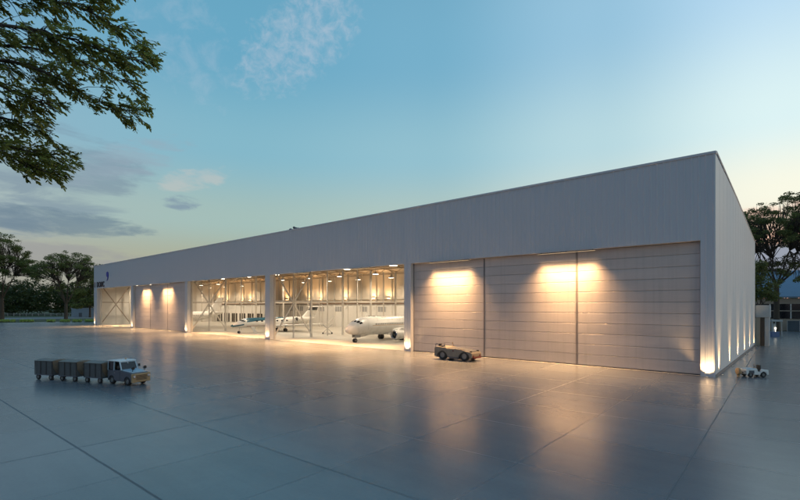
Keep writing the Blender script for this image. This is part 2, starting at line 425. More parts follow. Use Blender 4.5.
poly = [(-179.5, 18.5)] + [(-179.5+.1-.09*k*k/8, 18.2-.23*k) for k in range(9)] + [(-181.2, 16.0), (-180.6, 16.6), (-180.3, 17.3), (-180.5, 18.3)]
mb.prism(poly, -.245, -.11)
mb.build('wall_emblem', navy, label='navy blue comma shaped emblem on the header above the far open bay', category='emblem')

# ------------------------------------------------------------------ lamps of the place
def spot(name, loc, target, power, ang, blend, parent, color=WARM, rad=.06):
    ld = bpy.data.lights.new(name, 'SPOT'); ld.energy = power; ld.color = color; ld.spot_size = math.radians(ang); ld.spot_blend = blend; ld.shadow_soft_size = rad
    o = bpy.data.objects.new(name, ld); COL.objects.link(o); o.location = loc
    d = Vector(target)-Vector(loc); o.rotation_euler = d.to_track_quat('-Z', 'Y').to_euler()
    if parent: o.parent = parent; 
    return o
def uplight(loc, tgt, power, ang, label, group, blend=.6, rad=.06):
    t = thing('uplight', label, 'light', loc, 0, group)
    MB().lathe([(.15, .0), (.15, .03), (.12, .045), (.10, .045), (.10, .03)], (0, 0, 0), 'z', 16).build('housing', housing, t)
    MB().lathe([(.098, .03), (.098, .036)], (0, 0, 0), 'z', 16).build('lens', lampm, t)
    spot('uplight_lamp', (0, 0, .06), tgt, power, ang, blend, t, WARM, rad)
names = ['farthest pier below the dark lettering', 'pier between far open bay and far closed doors', 'pier between far closed doors and the teal jet bay',
         'pier between the two large open bays', 'pier between the airliner bay and near closed doors', 'near corner pier right of the closed doors']
UPW = [1000, 1000, 1150, 1150, 1150, 1350]
for (a, b), nme, pw in zip(PIERS, names, UPW):
    uplight(((a+b)/2 if a > -190 else -195.6, -.46, 0), (0, .16, 3), pw, 112, 'ground uplight at the ' + nme, 'uplights at the piers', .6, .2)
ords = ['first', 'second', 'third', 'fourth', 'fifth', 'last']
for k, y in enumerate((2.45, 11.2, 20.1, 28.8, 37.4, 45.6)):
    uplight((.30, y, 0), (-.22, 0, 6.0), 2300, 56, ords[k] + ' uplight along the right side wall counted from the near corner', 'uplights along the side wall', 1)
def washer(x0, x1, label, power, floor=0):
    """linear wall washer on short arms under the header"""
    xc = (x0+x1)/2; w = x1-x0
    t = thing('door_washer', label, 'light', (xc, -.28, ZH-.10), 0, 'washer lights under the header')
    MB().box(-w/2, w/2, -.10, .10, -.10, 0).build('housing', housing, t)
    MB().box(-w/2+.05, w/2-.05, -.07, .07, -.112, -.102).build('lens', washm, t)
    for sx in (-w/2+.4, 0, w/2-.4): MB().bar((sx, .10, -.03), (sx, .40, .097), .06).build('arm', housing, t)
    n = 4
    for k in range(n):
        ld = bpy.data.lights.new('washer_lamp', 'AREA'); ld.shape = 'RECTANGLE'; ld.size = w/n*.95; ld.size_y = .35; ld.energy = power/n; ld.color = WARM; ld.spread = math.radians(78)
        o = bpy.data.objects.new('washer_lamp', ld); COL.objects.link(o); o.parent = t; o.location = (-w/2+w*(k+.5)/n, 0, -.13)
        o.rotation_euler = (math.radians(13), 0, 0)
        ld = ld.copy(); ld.energy = power*2.7/n; ld.spread = math.radians(46)
        o = bpy.data.objects.new('washer_lamp', ld); COL.objects.link(o); o.parent = t; o.location = (-w/2+w*(k+.5)/n, -.03, -.132)
        o.rotation_euler = (math.radians(4), 0, 0)
    ld = bpy.data.lights.new('floor_lamp', 'AREA'); ld.shape = 'RECTANGLE'; ld.size = w*.9; ld.size_y = .12; ld.energy = floor; ld.color = (1, .56, .24); ld.spread = math.radians(106)
    o = bpy.data.objects.new('floor_lamp', ld); COL.objects.link(o); o.parent = t; o.location = (0, -.02, -.135); o.rotation_euler = (math.radians(-16), 0, 0)
WP = 58; FP = 2900
washer(-35.3, -28.2, 'warm washer light above the near door with the parked pushback tug', WP, FP)
washer(-18.3, -11.3, 'warm washer light above the joint of the two nearest doors', WP, FP)
washer(-149.2, -142.6, 'warm washer light over the far closed doors nearer the left end', WP, FP)
washer(-133.8, -126.8, 'warm washer light over the far closed doors nearer the lit bays', WP, FP)
washer(-52.5, -47.5, 'header washer light over the right half of the airliner bay', WP*.3, FP*1.5)
washer(-68.5, -63.5, 'header washer light over the left half of the airliner bay', WP*.3, FP*1.5)
washer(-91, -86, 'header washer light over the right half of the teal jet bay', WP*.3, FP*1.5)
washer(-109, -104, 'header washer light over the left half of the teal jet bay', WP*.3, FP*1.5)
washer(-178, -173, 'header washer light over the farthest open bay', WP*.3, FP*1.5)
# high bays
def high_bay(x, y, z):
    t = thing('ceiling_light', 'round white high bay lamp hanging among the hangar roof trusses', 'ceiling light', (x, y, z), 0, 'high bay lamps under the hangar roof')
    MB().lathe([(.12, .9), (.2, .45), (.86, .14), (.9, 0), (.84, 0), (.78, .1)], (0, 0, 0), 'z', 20).build('reflector', greym, t)
    MB().lathe([(.8, .02), (.8, .035)], (0, 0, 0), 'z', 20).build('lens', hbay, t)
    MB().tube([(0, 0, .9), (0, 0, zroof(y)-.78-z)], .03, 6).build('drop_rod', greym, t)
    ld = bpy.data.lights.new('high_bay_lamp', 'AREA'); ld.shape = 'DISK'; ld.size = 1.5; ld.energy = 760; ld.color = (1, .83, .60); ld.spread = math.radians(150)
    o = bpy.data.objects.new('high_bay_lamp', ld); COL.objects.link(o); o.parent = t; o.location = (0, 0, -.01)
    return t
hb = None
for y in (12.6, 27.8, 41.2):
    x = -188 + (7 if y == 27.8 else 0)
    while x < -38:
        if not (-150 < x < -124):
            z = 14.9
            if hb is None: hb = high_bay(x, y, z)
            else:
                o = dup(hb, (x, y, z)); 
        x += 13.4
# ledge uplights washing the back wall
k = 0
for x in (-191, -184.5, -171.5, -165, -152, -139, -126, -119.5, -106.5, -93.5, -87):
    t = thing('ledge_light', 'small orange lamp on the ledge washing the upper back wall', 'light', (x, D-2.0, 8.05), 0, 'lamps along the back wall ledge')
    MB().box(-.25, .25, -.12, .12, 0, .16).build('housing', housing, t)
    MB().box(-.06, .06, .12, 1.06, .02, .10).build('bracket', housing, t)
    spot('ledge_lamp', (0, 0, .22), (0, 1.45, 6.0), 2200, 100, 1, t, (1, .58, .25), .12)

# ------------------------------------------------------------------ aircraft
class Body:
    """lofted fuselage: stations (y, z centre, half width, half height), nose towards -y"""
    def __init__(s, st): s.st = st
    def at(s, y):
        st = s.st
        for a, b in zip(st, st[1:]):
            if a[0] <= y <= b[0]:
                t = (y-a[0])/(b[0]-a[0]); return [a[i]+(b[i]-a[i])*t for i in range(1, 4)]
        return list(st[-1][1:])
    def p(s, y, ang, off=0):
        z, w, h = s.at(y); a = math.radians(ang)
        return Vector(((w+off)*math.sin(a), y, z+(h+off)*math.cos(a)))
    def mesh(s, n=28):
        return MB().loft([[Vector((w*math.sin(t*2*PI/n), y, z+h*math.cos(t*2*PI/n))) for t in range(n)] for y, z, w, h in s.st])
    def patch(s, mb, y0, y1, a0, a1, off=.012, n=3, skew=0):
        g = [[s.p(y0+(y1-y0)*i/n + skew*(j/n), a0+(a1-a0)*j/n, off) for j in range(n+1)] for i in range(n+1)]
        mb.add([q for r in g for q in r], [(i*(n+1)+j, i*(n+1)+j+1, (i+1)*(n+1)+j+1, (i+1)*(n+1)+j) for i in range(n) for j in range(n)], True)
def smooth_stations(ctrl, n):
    """Catmull-Rom through the control stations"""
    out = []
    for i in range(len(ctrl)-1):
        p0 = ctrl[max(i-1, 0)]; p1 = ctrl[i]; p2 = ctrl[i+1]; p3 = ctrl[min(i+2, len(ctrl)-1)]
        for k in range(n):
            t = k/n
            y = p1[0]+(p2[0]-p1[0])*t
            row = [y]
            for c in (1, 2, 3):
                m1 = (p2[c]-p0[c])/max(1e-6, p2[0]-p0[0])*(p2[0]-p1[0]); m2 = (p3[c]-p1[c])/max(1e-6, p3[0]-p1[0])*(p2[0]-p1[0])
                v = (2*t**3-3*t**2+1)*p1[c]+(t**3-2*t**2+t)*m1+(-2*t**3+3*t**2)*p2[c]+(t**3-t**2)*m2
                row.append(max(.03, v) if c > 1 else v)
            out.append(tuple(row))
    out.append(tuple(ctrl[-1])); return out
FOIL = [(0, 0), (.06, .42), (.25, .55), (.6, .38), (1, .03), (1, -.03), (.6, -.28), (.25, -.42), (.06, -.30)]
def wing_mesh(secs, vertical=False):
    """secs: (span, y leading edge, chord, z, thickness)"""
    rings = []
    for x, y, c, z, t in secs:
        rings.append([Vector((z+b*t, y+a*c, x)) if vertical else Vector((x, y+a*c, z+b*t)) for a, b in FOIL])
    return MB().loft(rings)
def engine_mesh(c, r, ln):
    return MB().lathe([(r*.80, .02), (r*.93, -.02), (r, .12*ln), (r*1.02, .35*ln), (r*.92, .7*ln), (r*.66, ln), (r*.58, ln), (r*.55, .75*ln), (r*.74, .3*ln), (r*.76, .1*ln), (r*.80, .02)], c, 'y', 24, False)
def aeroplane_wheel(parent, x, y, r, w):
    MB().lathe([(r*.55, -w/2), (r*.9, -w/2), (r, -w*.3), (r, w*.3), (r*.9, w/2), (r*.55, w/2)], (x, y, r+.004), 'x', 20, False).build('wheel', tyre, parent)
    return MB().lathe([(r*.2, -w*.46), (r*.56, -w*.36), (r*.56, w*.36), (r*.2, w*.46)], (x, y, r+.004), 'x', 16).build('hub', rimm, parent)

def airliner():
    t = thing('airliner', 'large white twin engine airliner with its nose out in the nearest open bay', 'airliner', (-58.2, 3.9, 0), 0, 'airliners parked in the hangar')
    st = smooth_stations([(0, 2.45, .05, .05), (.25, 2.46, .50, .42), (.9, 2.56, .98, .86), (2.0, 2.80, 1.40, 1.32), (3.4, 3.02, 1.66, 1.66), (5.5, 3.08, 1.76, 1.80), (8, 3.08, 1.78, 1.82),
                          (22, 3.08, 1.78, 1.82), (25.5, 3.30, 1.58, 1.58), (29, 3.75, 1.10, 1.10), (32, 4.15, .55, .60), (33.8, 4.4, .12, .16)], 5)
    B = Body(st); B.mesh(32).build('fuselage', white, t)
    mb = MB()
    for s in (1, -1):
        B.patch(mb, 1.75, 2.30, 6*s, 26*s, skew=.16); B.patch(mb, 1.95, 2.55, 30*s, 48*s, skew=.18); B.patch(mb, 2.32, 2.95, 51*s, 64*s, skew=.1)
    mb.build('cockpit_window', glassd, t)
    mb = MB()
    for s in (1, -1):
        for k in range(36):
            y = 6.3+k*.52
            B.patch(mb, y, y+.24, 74*s, 82*s, n=2)
    mb.build('window_row', glassd, t)
    mb = MB()
    for s in (1, -1): B.patch(mb, 5.4, 25.0, 85*s, 88*s, .008, 12)
    mb.build('cheat_line', tan, t)
    for s in (1, -1):
        mb = MB(); B.patch(mb, 4.35, 5.15, 68*s, 112*s, .006, n=5); mb.build('cabin_door', white, t)
        mb = MB(); B.patch(mb, 4.30, 4.345, 68*s, 112*s, n=4); mb.build('door_seam', greym, t)
    for s in (1, -1):
        wing_mesh([(s*1.1, 10.9, 6.6, 2.05, .85), (s*5.2, 13.6, 4.4, 2.45, .5), (s*11, 17.0, 2.7, 3.05, .3), (s*15.6, 19.7, 1.55, 3.6, .18)]).build('wing', white, t)
        wing_mesh([(3.58, 19.75, 1.4, s*15.6, .12), (5.2, 21.0, .6, s*16.0, .07)], True).build('winglet', white, t)
        e = engine_mesh((s*5.3, 7.6, 1.42), .92, 3.6).build('engine', white, t)
        MB().lathe([(.92*.80, .0), (.92*.945, -.05), (.92*.975, .05)], (s*5.3, 7.6, 1.42), 'y', 24, False).build('inlet_lip', chrome, e)
        MB().lathe([(.04, .12), (.3, .34), (.70, .42)], (s*5.3, 7.6, 1.42), 'y', 20).build('fan', glassd, e)
        MB().add([(s*5.2, 8.4, 2.28), (s*5.4, 8.4, 2.28), (s*5.4, 13.6, 2.28), (s*5.2, 13.6, 2.28), (s*5.2, 10.0, 2.75), (s*5.4, 10.0, 2.75), (s*5.4, 14.5, 2.6), (s*5.2, 14.5, 2.6)],
                 [(0, 1, 2, 3), (7, 6, 5, 4), (0, 4, 5, 1), (1, 5, 6, 2), (2, 6, 7, 3), (3, 7, 4, 0)]).build('pylon', white, t)
        gear = MB().tube([(s*3.0, 12.7, .6), (s*2.9, 12.6, 2.1)], .14, 10).bar((s*3.0, 12.7, .7), (s*2.0, 12.7, 1.9), .1).build('main_gear', greym, t)
        aeroplane_wheel(gear, s*2.72, 12.7, .56, .36); aeroplane_wheel(gear, s*3.28, 12.7, .56, .36)
        wing_mesh([(s*.4, 29.2, 3.0, 4.3, .3), (s*5.6, 32.2, 1.4, 4.75, .15)]).build('tailplane', white, t)
    MB().box(-1.5, 1.5, 10.2, 18.2, 1.15, 1.6).build('belly_fairing', white, t, bevel=.25)
    wing_mesh([(4.6, 26.6, 5.6, 0, .45), (6.2, 28.2, 4.4, 0, .38), (10.4, 31.6, 2.2, 0, .2)], True).build('tail_fin', white, t)
    gear = MB().tube([(0, 2.35, .4), (0, 2.5, 1.6)], .10, 10).bar((0, 2.4, .7), (0, 3.4, 1.5), .07).build('nose_gear', greym, t)
    aeroplane_wheel(gear, -.22, 2.35, .38, .22); aeroplane_wheel(gear, .22, 2.35, .38, .22)
    mb = MB(); mb.box(-.45, -.40, 2.0, 3.4, .95, 1.5); mb.box(.40, .45, 2.0, 3.4, .95, 1.5); mb.build('gear_door', greym, t)
    return t
al = airliner()
dup(al, (-170, 4.3, 0), 0, 'white airliner half hidden behind the far closed doors, nose showing in the far bay')

def jet_paint():
    m = bpy.data.materials.new('jet_livery'); m.use_nodes = True; nt = m.node_tree; b = nt.nodes['Principled BSDF']
    tc = nn(nt, 'ShaderNodeTexCoord'); sp = nn(nt, 'ShaderNodeSeparateXYZ'); nt.links.new(tc.outputs['Object'], sp.inputs[0])
    y, z = sp.outputs[1], sp.outputs[2]
    # teal swoosh over the crown behind the cockpit, thin line running down to the nose tip
    lim = M_(nt, 'ADD', 2.75, M_(nt, 'MULTIPLY', M_(nt, 'SUBTRACT', y, 3.4), .085))
    top = M_(nt, 'MULTIPLY', M_(nt, 'GREATER_THAN', z, lim), M_(nt, 'MULTIPLY', M_(nt, 'GREATER_THAN', y, 3.9), M_(nt, 'LESS_THAN', y, 15.5)))
    nose = M_(nt, 'MULTIPLY', M_(nt, 'LESS_THAN', z, M_(nt, 'ADD', 1.98, M_(nt, 'MULTIPLY', y, .14))), M_(nt, 'MULTIPLY', M_(nt, 'LESS_THAN', y, 3.2), M_(nt, 'GREATER_THAN', z, M_(nt, 'ADD', 1.55, M_(nt, 'MULTIPLY', y, .17)))))
    tip = M_(nt, 'LESS_THAN', y, .55)
    blue = M_(nt, 'MAXIMUM', M_(nt, 'MAXIMUM', top, nose), tip)
    line = M_(nt, 'MULTIPLY', M_(nt, 'LESS_THAN', M_(nt, 'ABSOLUTE', M_(nt, 'SUBTRACT', z, M_(nt, 'ADD', 1.72, M_(nt, 'MULTIPLY', y, .012)))), .05), M_(nt, 'GREATER_THAN', y, 4))
    c = MIX(nt, blue, MIX(nt, line, (.74, .72, .69), (.30, .10, .07)), (.02, .10, .16))
    nt.links.new(c, b.inputs['Base Color']); b.inputs['Roughness'].default_value = .25
    return m
jetm = jet_paint()
def business_jet():
    t = thing('business_jet', 'white business jet with teal blue crown and nose stripe and a high tail', 'business jet', (-102, 4.4, 0))
    st = smooth_stations([(0, 1.95, .04, .04), (.3, 1.97, .26, .22), (1.2, 2.10, .66, .58), (2.6, 2.40, 1.02, .98), (4.0, 2.62, 1.20, 1.22), (6, 2.68, 1.25, 1.28),
                          (17, 2.68, 1.25, 1.28), (20, 2.85, 1.10, 1.10), (23, 3.15, .72, .72), (25.5, 3.45, .34, .36), (26.6, 3.55, .06, .08)], 5)
    B = Body(st); B.mesh(28).build('fuselage', jetm, t)
    mb = MB()
    for s in (1, -1): B.patch(mb, 2.25, 2.75, 5*s, 30*s, skew=.2); B.patch(mb, 2.5, 3.1, 34*s, 55*s, skew=.25); B.patch(mb, 3.0, 3.5, 58*s, 68*s)
    mb.build('cockpit_window', glassd, t)
    for s in (1, -1):
        for k in range(7):
            mb = MB(); y = 6.4+k*1.55
            B.patch(mb, y, y+.62, 66*s, 82*s, n=3); mb.build('cabin_window', glassd, t)
        wing_mesh([(s*.9, 11.0, 5.6, 1.62, .55), (s*5, 14.4, 3.6, 1.85, .36), (s*13.4, 19.6, 1.5, 2.35, .16)]).build('wing', white, t)
        wing_mesh([(2.3, 19.9, 1.4, s*13.4, .12), (4.2, 21.6, .6, s*14.0, .07)], True).build('winglet', white, t)
        e = engine_mesh((s*1.95, 18.6, 3.25), .72, 4.2).build('engine', white, t)
        MB().lathe([(.72*.80, .0), (.72*.945, -.05), (.72*.975, .05)], (s*1.95, 18.6, 3.25), 'y', 24, False).build('inlet_lip', chrome, e)
        MB().lathe([(.04, .1), (.22, .28), (.55, .34)], (s*1.95, 18.6, 3.25), 'y', 18).build('fan', glassd, e)
        MB().box(min(s*.8, s*1.4), max(s*.8, s*1.4), 19.4, 21.8, 3.1, 3.35).build('pylon', white, t)
        wing_mesh([(s*.1, 25.2, 2.2, 6.75, .22), (s*5.6, 27.6, 1.1, 6.9, .10)]).build('tailplane', white, t)
        gear = MB().tube([(s*1.9, 15.0, .5), (s*1.9, 15.0, 1.7)], .11, 10).build('main_gear', greym, t)
        aeroplane_wheel(gear, s*1.66, 15.0, .46, .28); aeroplane_wheel(gear, s*2.14, 15.0, .46, .28)
    wing_mesh([(3.6, 21.4, 5.0, 0, .38), (5.8, 24.0, 3.4, 0, .28)], True).build('tail_fin', white, t)
    wing_mesh([(5.805, 24.0, 3.4, 0, .285), (6.75, 25.1, 2.7, 0, .24)], True).build('fin_cap', glassd, t)
    gear = MB().tube([(0, 2.3, .35), (0, 2.5, 1.55)], .08, 10).build('nose_gear', greym, t)
    aeroplane_wheel(gear, -.17, 2.3, .30, .17); aeroplane_wheel(gear, .17, 2.3, .30, .17)
    # airstair door let down on the port side
    mb = MB(); mb.prism([(5.2, 1.75), (6.1, 1.75), (6.1, 1.70), (5.2, 1.70)], 1.2, 1.25, 'x')
    mb = MB(); mb.add([(1.22, 5.0, 1.75), (1.22, 5.9, 1.75), (2.7, 5.9, .10), (2.7, 5.0, .10), (1.22, 5.0, 1.60), (1.22, 5.9, 1.60), (2.62, 5.9, .004), (2.62, 5.0, .004)],
                      [(0, 1, 2, 3), (7, 6, 5, 4), (0, 4, 5, 1), (1, 5, 6, 2), (2, 6, 7, 3), (3, 7, 4, 0)])
    for k in range(5): mb.box(1.35+k*.27, 1.60+k*.27, 5.05, 5.85, 1.62-k*.30, 1.66-k*.30)
    mb.build('airstair', white, t)
    return t
business_jet()

# scissor stand and light equipment in the hall
t = thing('scissor_stand', 'small crossed scissor work stand on dark castors beyond the jet wing tip', 'work stand', (-83.2, 20.2, 0), math.radians(48))
MB().bar((-1.2, -.3, .25), (1.2, -.3, 2.4), .11).bar((-1.2, .3, .25), (1.2, .3, 2.4), .11).build('brace_arm', greym, t)
MB().bar((1.2, -.22, .25), (-1.2, -.22, 2.4), .11).bar((1.2, .22, .25), (-1.2, .22, 2.4), .11).build('brace_arm', greym, t)
MB().box(-1.3, 1.3, -.45, .45, .22, .30).build('base_frame', greym, t)
for sx in (-1.1, 1.1):
    for sy in (-.4, .4): MB().lathe([(.07, -.06), (.18, -.06), (.2, 0), (.18, .06), (.07, .06)], (sx, sy, .2), 'y', 14).build('wheel', tyre, t)

# ------------------------------------------------------------------ ground vehicles (heading +x, left +y)
def road_wheel(parent, x, y, r, w):
    o = MB().lathe([(r*.56, -w/2), (r*.9, -w/2), (r, -w*.34), (r, w*.34), (r*.9, w/2), (r*.56, w/2)], (x, y, r+.004), 'y', 22, False).build('wheel', tyre, parent)
    s = 1 if y > 0 else -1
    MB().lathe([(r*.57, -w*.42), (r*.52, -w*.36 if s < 0 else -w*.42), (r*.57, w*.42)], (x, y, r+.004), 'y', 18, False).lathe([(r*.55, s*w*.30), (r*.30, s*w*.24), (r*.12, s*w*.44)], (x, y, r+.004), 'y', 18).build('rim', rimm, o)
    return o

def arch(cx, r, z0, n=8):
    return [(cx-r*math.cos(PI*k/n), z0+r*math.sin(PI*k/n)) for k in range(n+1)]
def tow_tractor(loc, rz):
    t = thing('tow_tractor', 'grey baggage tow tractor with pale cab roof and tan bumper pulling three covered carts', 'tow tractor', loc, rz)
    prof = [(-1.72, .30)] + arch(-1.12, .46, .30) + arch(1.08, .46, .30) + [(1.62, .30), (1.70, .95), (1.60, 1.10), (.25, 1.22), (.15, 1.28), (-1.72, 1.22)]
    MB().prism(prof, -.80, .80).build('body', slate, t, bevel=.03)
    MB().add([(.22, -.70, 1.232), (.22, .70, 1.232), (1.62, .66, 1.11), (1.62, -.66, 1.11), (.24, -.66, 1.34), (.24, .66, 1.34), (1.5, .60, 1.22), (1.5, -.60, 1.22)],
             [(0, 1, 2, 3), (7, 6, 5, 4), (0, 4, 5, 1), (1, 5, 6, 2), (2, 6, 7, 3), (3, 7, 4, 0)]).build('hood', paleblue, t, bevel=.03)
    b = MB().box(1.70, 1.88, -.86, .86, .28, 1.06).build('bumper', tan, t, bevel=.05)
    mb = MB()
    for k in range(5): mb.box(1.882, 1.90, -.5, .5, .50+k*.09, .54+k*.09)
    mb.build('grille', blackp, b)
    for s in (-1, 1):
        MB().lathe([(.10, 0), (.11, .05), (.08, .06)], (1.882, s*.66, .80), 'x', 14).build('headlight', chrome, b)
        MB().tube([(1.45, s*.55, 1.20), (1.50, s*.55, 1.46)], .03, 6).lathe([(.05, -.10), (.13, -.06), (.14, .06), (.12, .09)], (1.52, s*.55, 1.52), 'x', 14).build('work_lamp', blackp, t)
    # cab: posts, roof, glass
    mb = MB()
    for s in (-1, 1):
        mb.bar((.20, s*.74, 1.27), (-.10, s*.70, 2.02), .09); mb.bar((-.82, s*.76, 1.22), (-.82, s*.72, 2.02), .08); mb.bar((-1.66, s*.76, 1.22), (-1.66, s*.72, 2.02), .09)
    mb.bar((.22, -.74, 1.30), (.22, .74, 1.30), .09); mb.bar((-.07, -.70, 1.98), (-.07, .70, 1.98), .08)
    mb.bar((.075, 0, 1.33), (-.08, 0, 1.97), .05)
    mb.build('cab_frame', paleblue, t)
    MB().prism([(-1.74, 2.02), (-.02, 2.02), (-.06, 2.08), (-.3, 2.11), (-1.6, 2.11), (-1.74, 2.07)], -.79, .79).build('cab_roof', white, t, bevel=.02)
    MB().add([(.19, -.68, 1.36), (.19, .68, 1.36), (-.075, .66, 1.95), (-.075, -.66, 1.95)], [(0, 1, 2, 3)]).build('windshield', glassd, t)
    MB().box(-1.68, -1.65, -.68, .68, 1.28, 1.98).build('rear_window', glassd, t)
    for s in (-1, 1):
        MB().box(-1.60, -.87, s*.755-.008, s*.755+.008, 1.28, 1.98).build('side_window', glassd, t)
        d = MB().box(-.78, .05, s*.805-.012, s*.805+.012, .42, 1.20).build('door', slate, t)
        MB().box(-.70, -.58, s*.83-.012, s*.83+.012, 1.02, 1.06).build('handle', chrome, d)
        MB().bar((.10, s*.78, 1.50), (.14, s*.98, 1.55), .03).box(.10, .16, s*.96-.08, s*.96+.08, 1.48, 1.72).build('mirror', blackp, t)
        for x in (-1.12, 1.08): road_wheel(t, x, s*.66, .37, .26)
    MB().box(-1.1, -.6, -.5, .5, 1.23, 1.36).box(-1.2, -1.05, -.5, .5, 1.36, 1.82).build('seat', blackp, t)
    MB().bar((-1.72, 0, .45), (-2.0, 0, .42), .12).build('tow_hitch', blackp, t)
    MB().lathe([(.07, 0), (.07, .09), (.04, .12)], (-.9, .35, 2.112), 'z', 12).build('beacon', tan, t)
    return t
h1 = math.radians(15)
tow_tractor((-39.35, -39.25, 0), h1)
def cart(loc, rz, label):
    t = thing('baggage_cart', label, 'baggage cart', loc, rz, 'covered baggage carts behind the tow tractor')
    MB().box(-1.12, 1.12, -.76, .76, .44, .54).build('deck', slate, t)
    prof = [(-.74, .542), (-.76, 1.80), (-.70, 1.84), (.70, 1.90), (.76, 1.86), (.74, .542)]
    # canvas sides sag a little between the hoops
    mb = MB(); rings = []
    for k in range(9):
        x = -1.06+2.12*k/8; sag = .025*math.sin(k*PI/2)**2
        rings.append([Vector((x, -.74+sag, .542)), Vector((x, -.75+sag*1.5, 1.2)), Vector((x, -.76+sag, 1.80)), Vector((x, .76-sag, 1.80)), Vector((x, .75-sag*1.5, 1.2)), Vector((x, .74-sag, .542))])
    mb.loft(rings, True, False); mb.build('canvas_sides', canvas, t)
    mb = MB(); rings = []
    for k in range(9):
        x = -1.10+2.20*k/8; s = .03*abs(math.sin(k*PI/4))
        rings.append([Vector((x, -.79, 1.79)), Vector((x, -.79, 1.805)), Vector((x, -.4, 1.90-s)), Vector((x, 0, 1.93-s)), Vector((x, .4, 1.90-s)), Vector((x, .79, 1.805)), Vector((x, .79, 1.79))])
    mb.loft(rings, True, False); mb.build('canvas_top', canvast, t)
    for x in (-1.08, -.36, .36, 1.08):
        MB().box(x-.025, x+.025, -.785, -.762, .545, 1.79).box(x-.025, x+.025, .762, .785, .545, 1.79).build('hoop', blackp, t)
    mb = MB(); mb.prism([(-.70, 1.78), (.70, 1.78), (.62, 1.1), (.30, .60), (-.30, .60), (-.62, 1.1)], 1.075, 1.10, 'x')
    mb.build('front_curtain', brownc, t)
    for s in (-1, 1):
        for x in (-.80, .80):
            road_wheel(t, x, s*.62, .25, .15)
            MB().bar((x, s*.50, .22), (x, s*.50, .44), .07).build('axle_bracket', blackp, t)
    MB().bar((1.12, 0, .40), (1.75, 0, .38), .08).build('tow_bar', blackp, t)
    MB().bar((-1.15, -.7, .50), (-1.15, .7, .50), .06).build('rear_bumper', blackp, t)
    return t
hd = math.radians(24)
labs = ['covered baggage cart directly behind the tow tractor', 'covered baggage cart in the middle of the train of three', 'covered baggage cart at the tail of the train']
base = cart((-42.35, -40.6, 0), math.radians(22), labs[0])
dup(base, (-45.15, -41.88, 0), math.radians(24.5), labs[1]); dup(base, (-47.92, -43.15, 0), math.radians(25), labs[2])

def pushback():
    t = thing('pushback_tug', 'low grey khaki pushback tug with big wheels parked in front of the lit door', 'pushback tug', (-27.45, -4.25, 0), math.radians(3.5))
    prof = [(-2.75, .42), (-2.2, .34)] + arch(-1.55, .78, .34) + arch(1.70, .78, .34) + [(2.62, .40), (2.80, .55), (2.82, 1.0), (2.60, 1.16), (1.3, 1.42), (.5, 1.48), (-.9, 1.48), (-1.05, 1.62), (-2.5, 1.66), (-2.78, 1.50)]
    MB().prism(prof, -1.22, 1.22).build('body', khaki, t, bevel=.05)
    MB().box(-.8, .45, -1.0, 1.0, 1.482, 1.53).box(.55, 1.25, -.95, .95, 1.44, 1.50).build('deck_plate', slate, t, bevel=.01)
    MB().add([(1.35, -1.0, 1.43), (1.35, 1.0, 1.43), (2.55, .95, 1.20), (2.55, -.95, 1.20), (1.35, -.95, 1.49), (1.35, .95, 1.49), (2.5, .9, 1.25), (2.5, -.9, 1.25)],
             [(0, 1, 2, 3), (7, 6, 5, 4), (0, 4, 5, 1), (1, 5, 6, 2), (2, 6, 7, 3), (3, 7, 4, 0)]).build('hood', slate, t)
    mb = MB()
    for s in (-1, 1):
        mb.tube([(-2.65, s*1.1, 1.60), (-2.65, s*1.1, 2.0), (-2.5, s*1.1, 2.06), (-1.3, s*1.1, 2.0), (-1.2, s*1.1, 1.62)], .03, 6)
    mb.tube([(-2.65, -1.1, 1.98), (-2.65, 1.1, 1.98)], .03, 6); mb.build('guard_rail', slate, t)
    MB().box(-2.2, -1.75, -.9, -.3, 1.66, 1.78).box(-2.32, -2.2, -.9, -.3, 1.70, 2.05).build('seat', blackp, t, bevel=.02)
    MB().tube([(-1.45, -.6, 1.64), (-1.62, -.6, 1.92)], .03, 6).lathe([(.17, -.012), (.19, 0), (.17, .012)], (-1.64, -.6, 1.94), 'z', 16).build('steering_wheel', blackp, t)
    for s in (-1, 1):
        for x in (-1.55, 1.70): road_wheel(t, x, s*1.02, .64, .40)
        MB().box(2.80, 2.86, s*.85-.16, s*.85+.16, .62, .80).build('headlight', redm, t, bevel=.01)
        MB().box(-2.81, -2.77, s*.95-.14, s*.95+.14, .70, .92).build('tail_light', redm, t)
        MB().box(-.55, .60, s*1.235-.012, s*1.235+.012, .62, 1.12).build('access_hatch', khaki, t, bevel=.01)
        MB().box(.02, .20, s*1.255-.008, s*1.255+.008, 1.16, 1.34).build('side_marker', redm, t)
    for s in (-1, 1):
        for x in (-1.55, 1.70):
            mb = MB(); a = arch(x, .80, .36, 12); b = arch(x, .70, .36, 12)
            mb.prism(a + b[::-1], s*1.222, s*1.27); mb.build('wheel_arch', blackp, t)
        MB().box(-.68, .84, s*1.223, s*1.26, .36, .50).build('side_step', slate, t)
        MB().box(2.35, 2.62, s*.9-.12, s*.9+.12, 1.19, 1.34).build('work_lamp', blackp, t, bevel=.02)
    MB().box(-2.84, -2.781, -1.1, 1.1, .44, .64).build('rear_bumper', redm, t)
    MB().tube([(-1.2, .8, 1.62), (-1.2, .8, 2.05)], .025, 6).lathe([(.07, 2.05), (.08, 2.12), (.05, 2.19)], (-1.2, .8, 0), 'z', 12).build('beacon', tan, t)
    MB().box(2.83, 2.98, -1.0, 1.0, .40, .58).build('front_bumper', redm, t, bevel=.02)
    MB().box(-.5, .7, -1.0, 1.0, .20, .40).build('skid_plate', slate, t)
    return t
pushback()

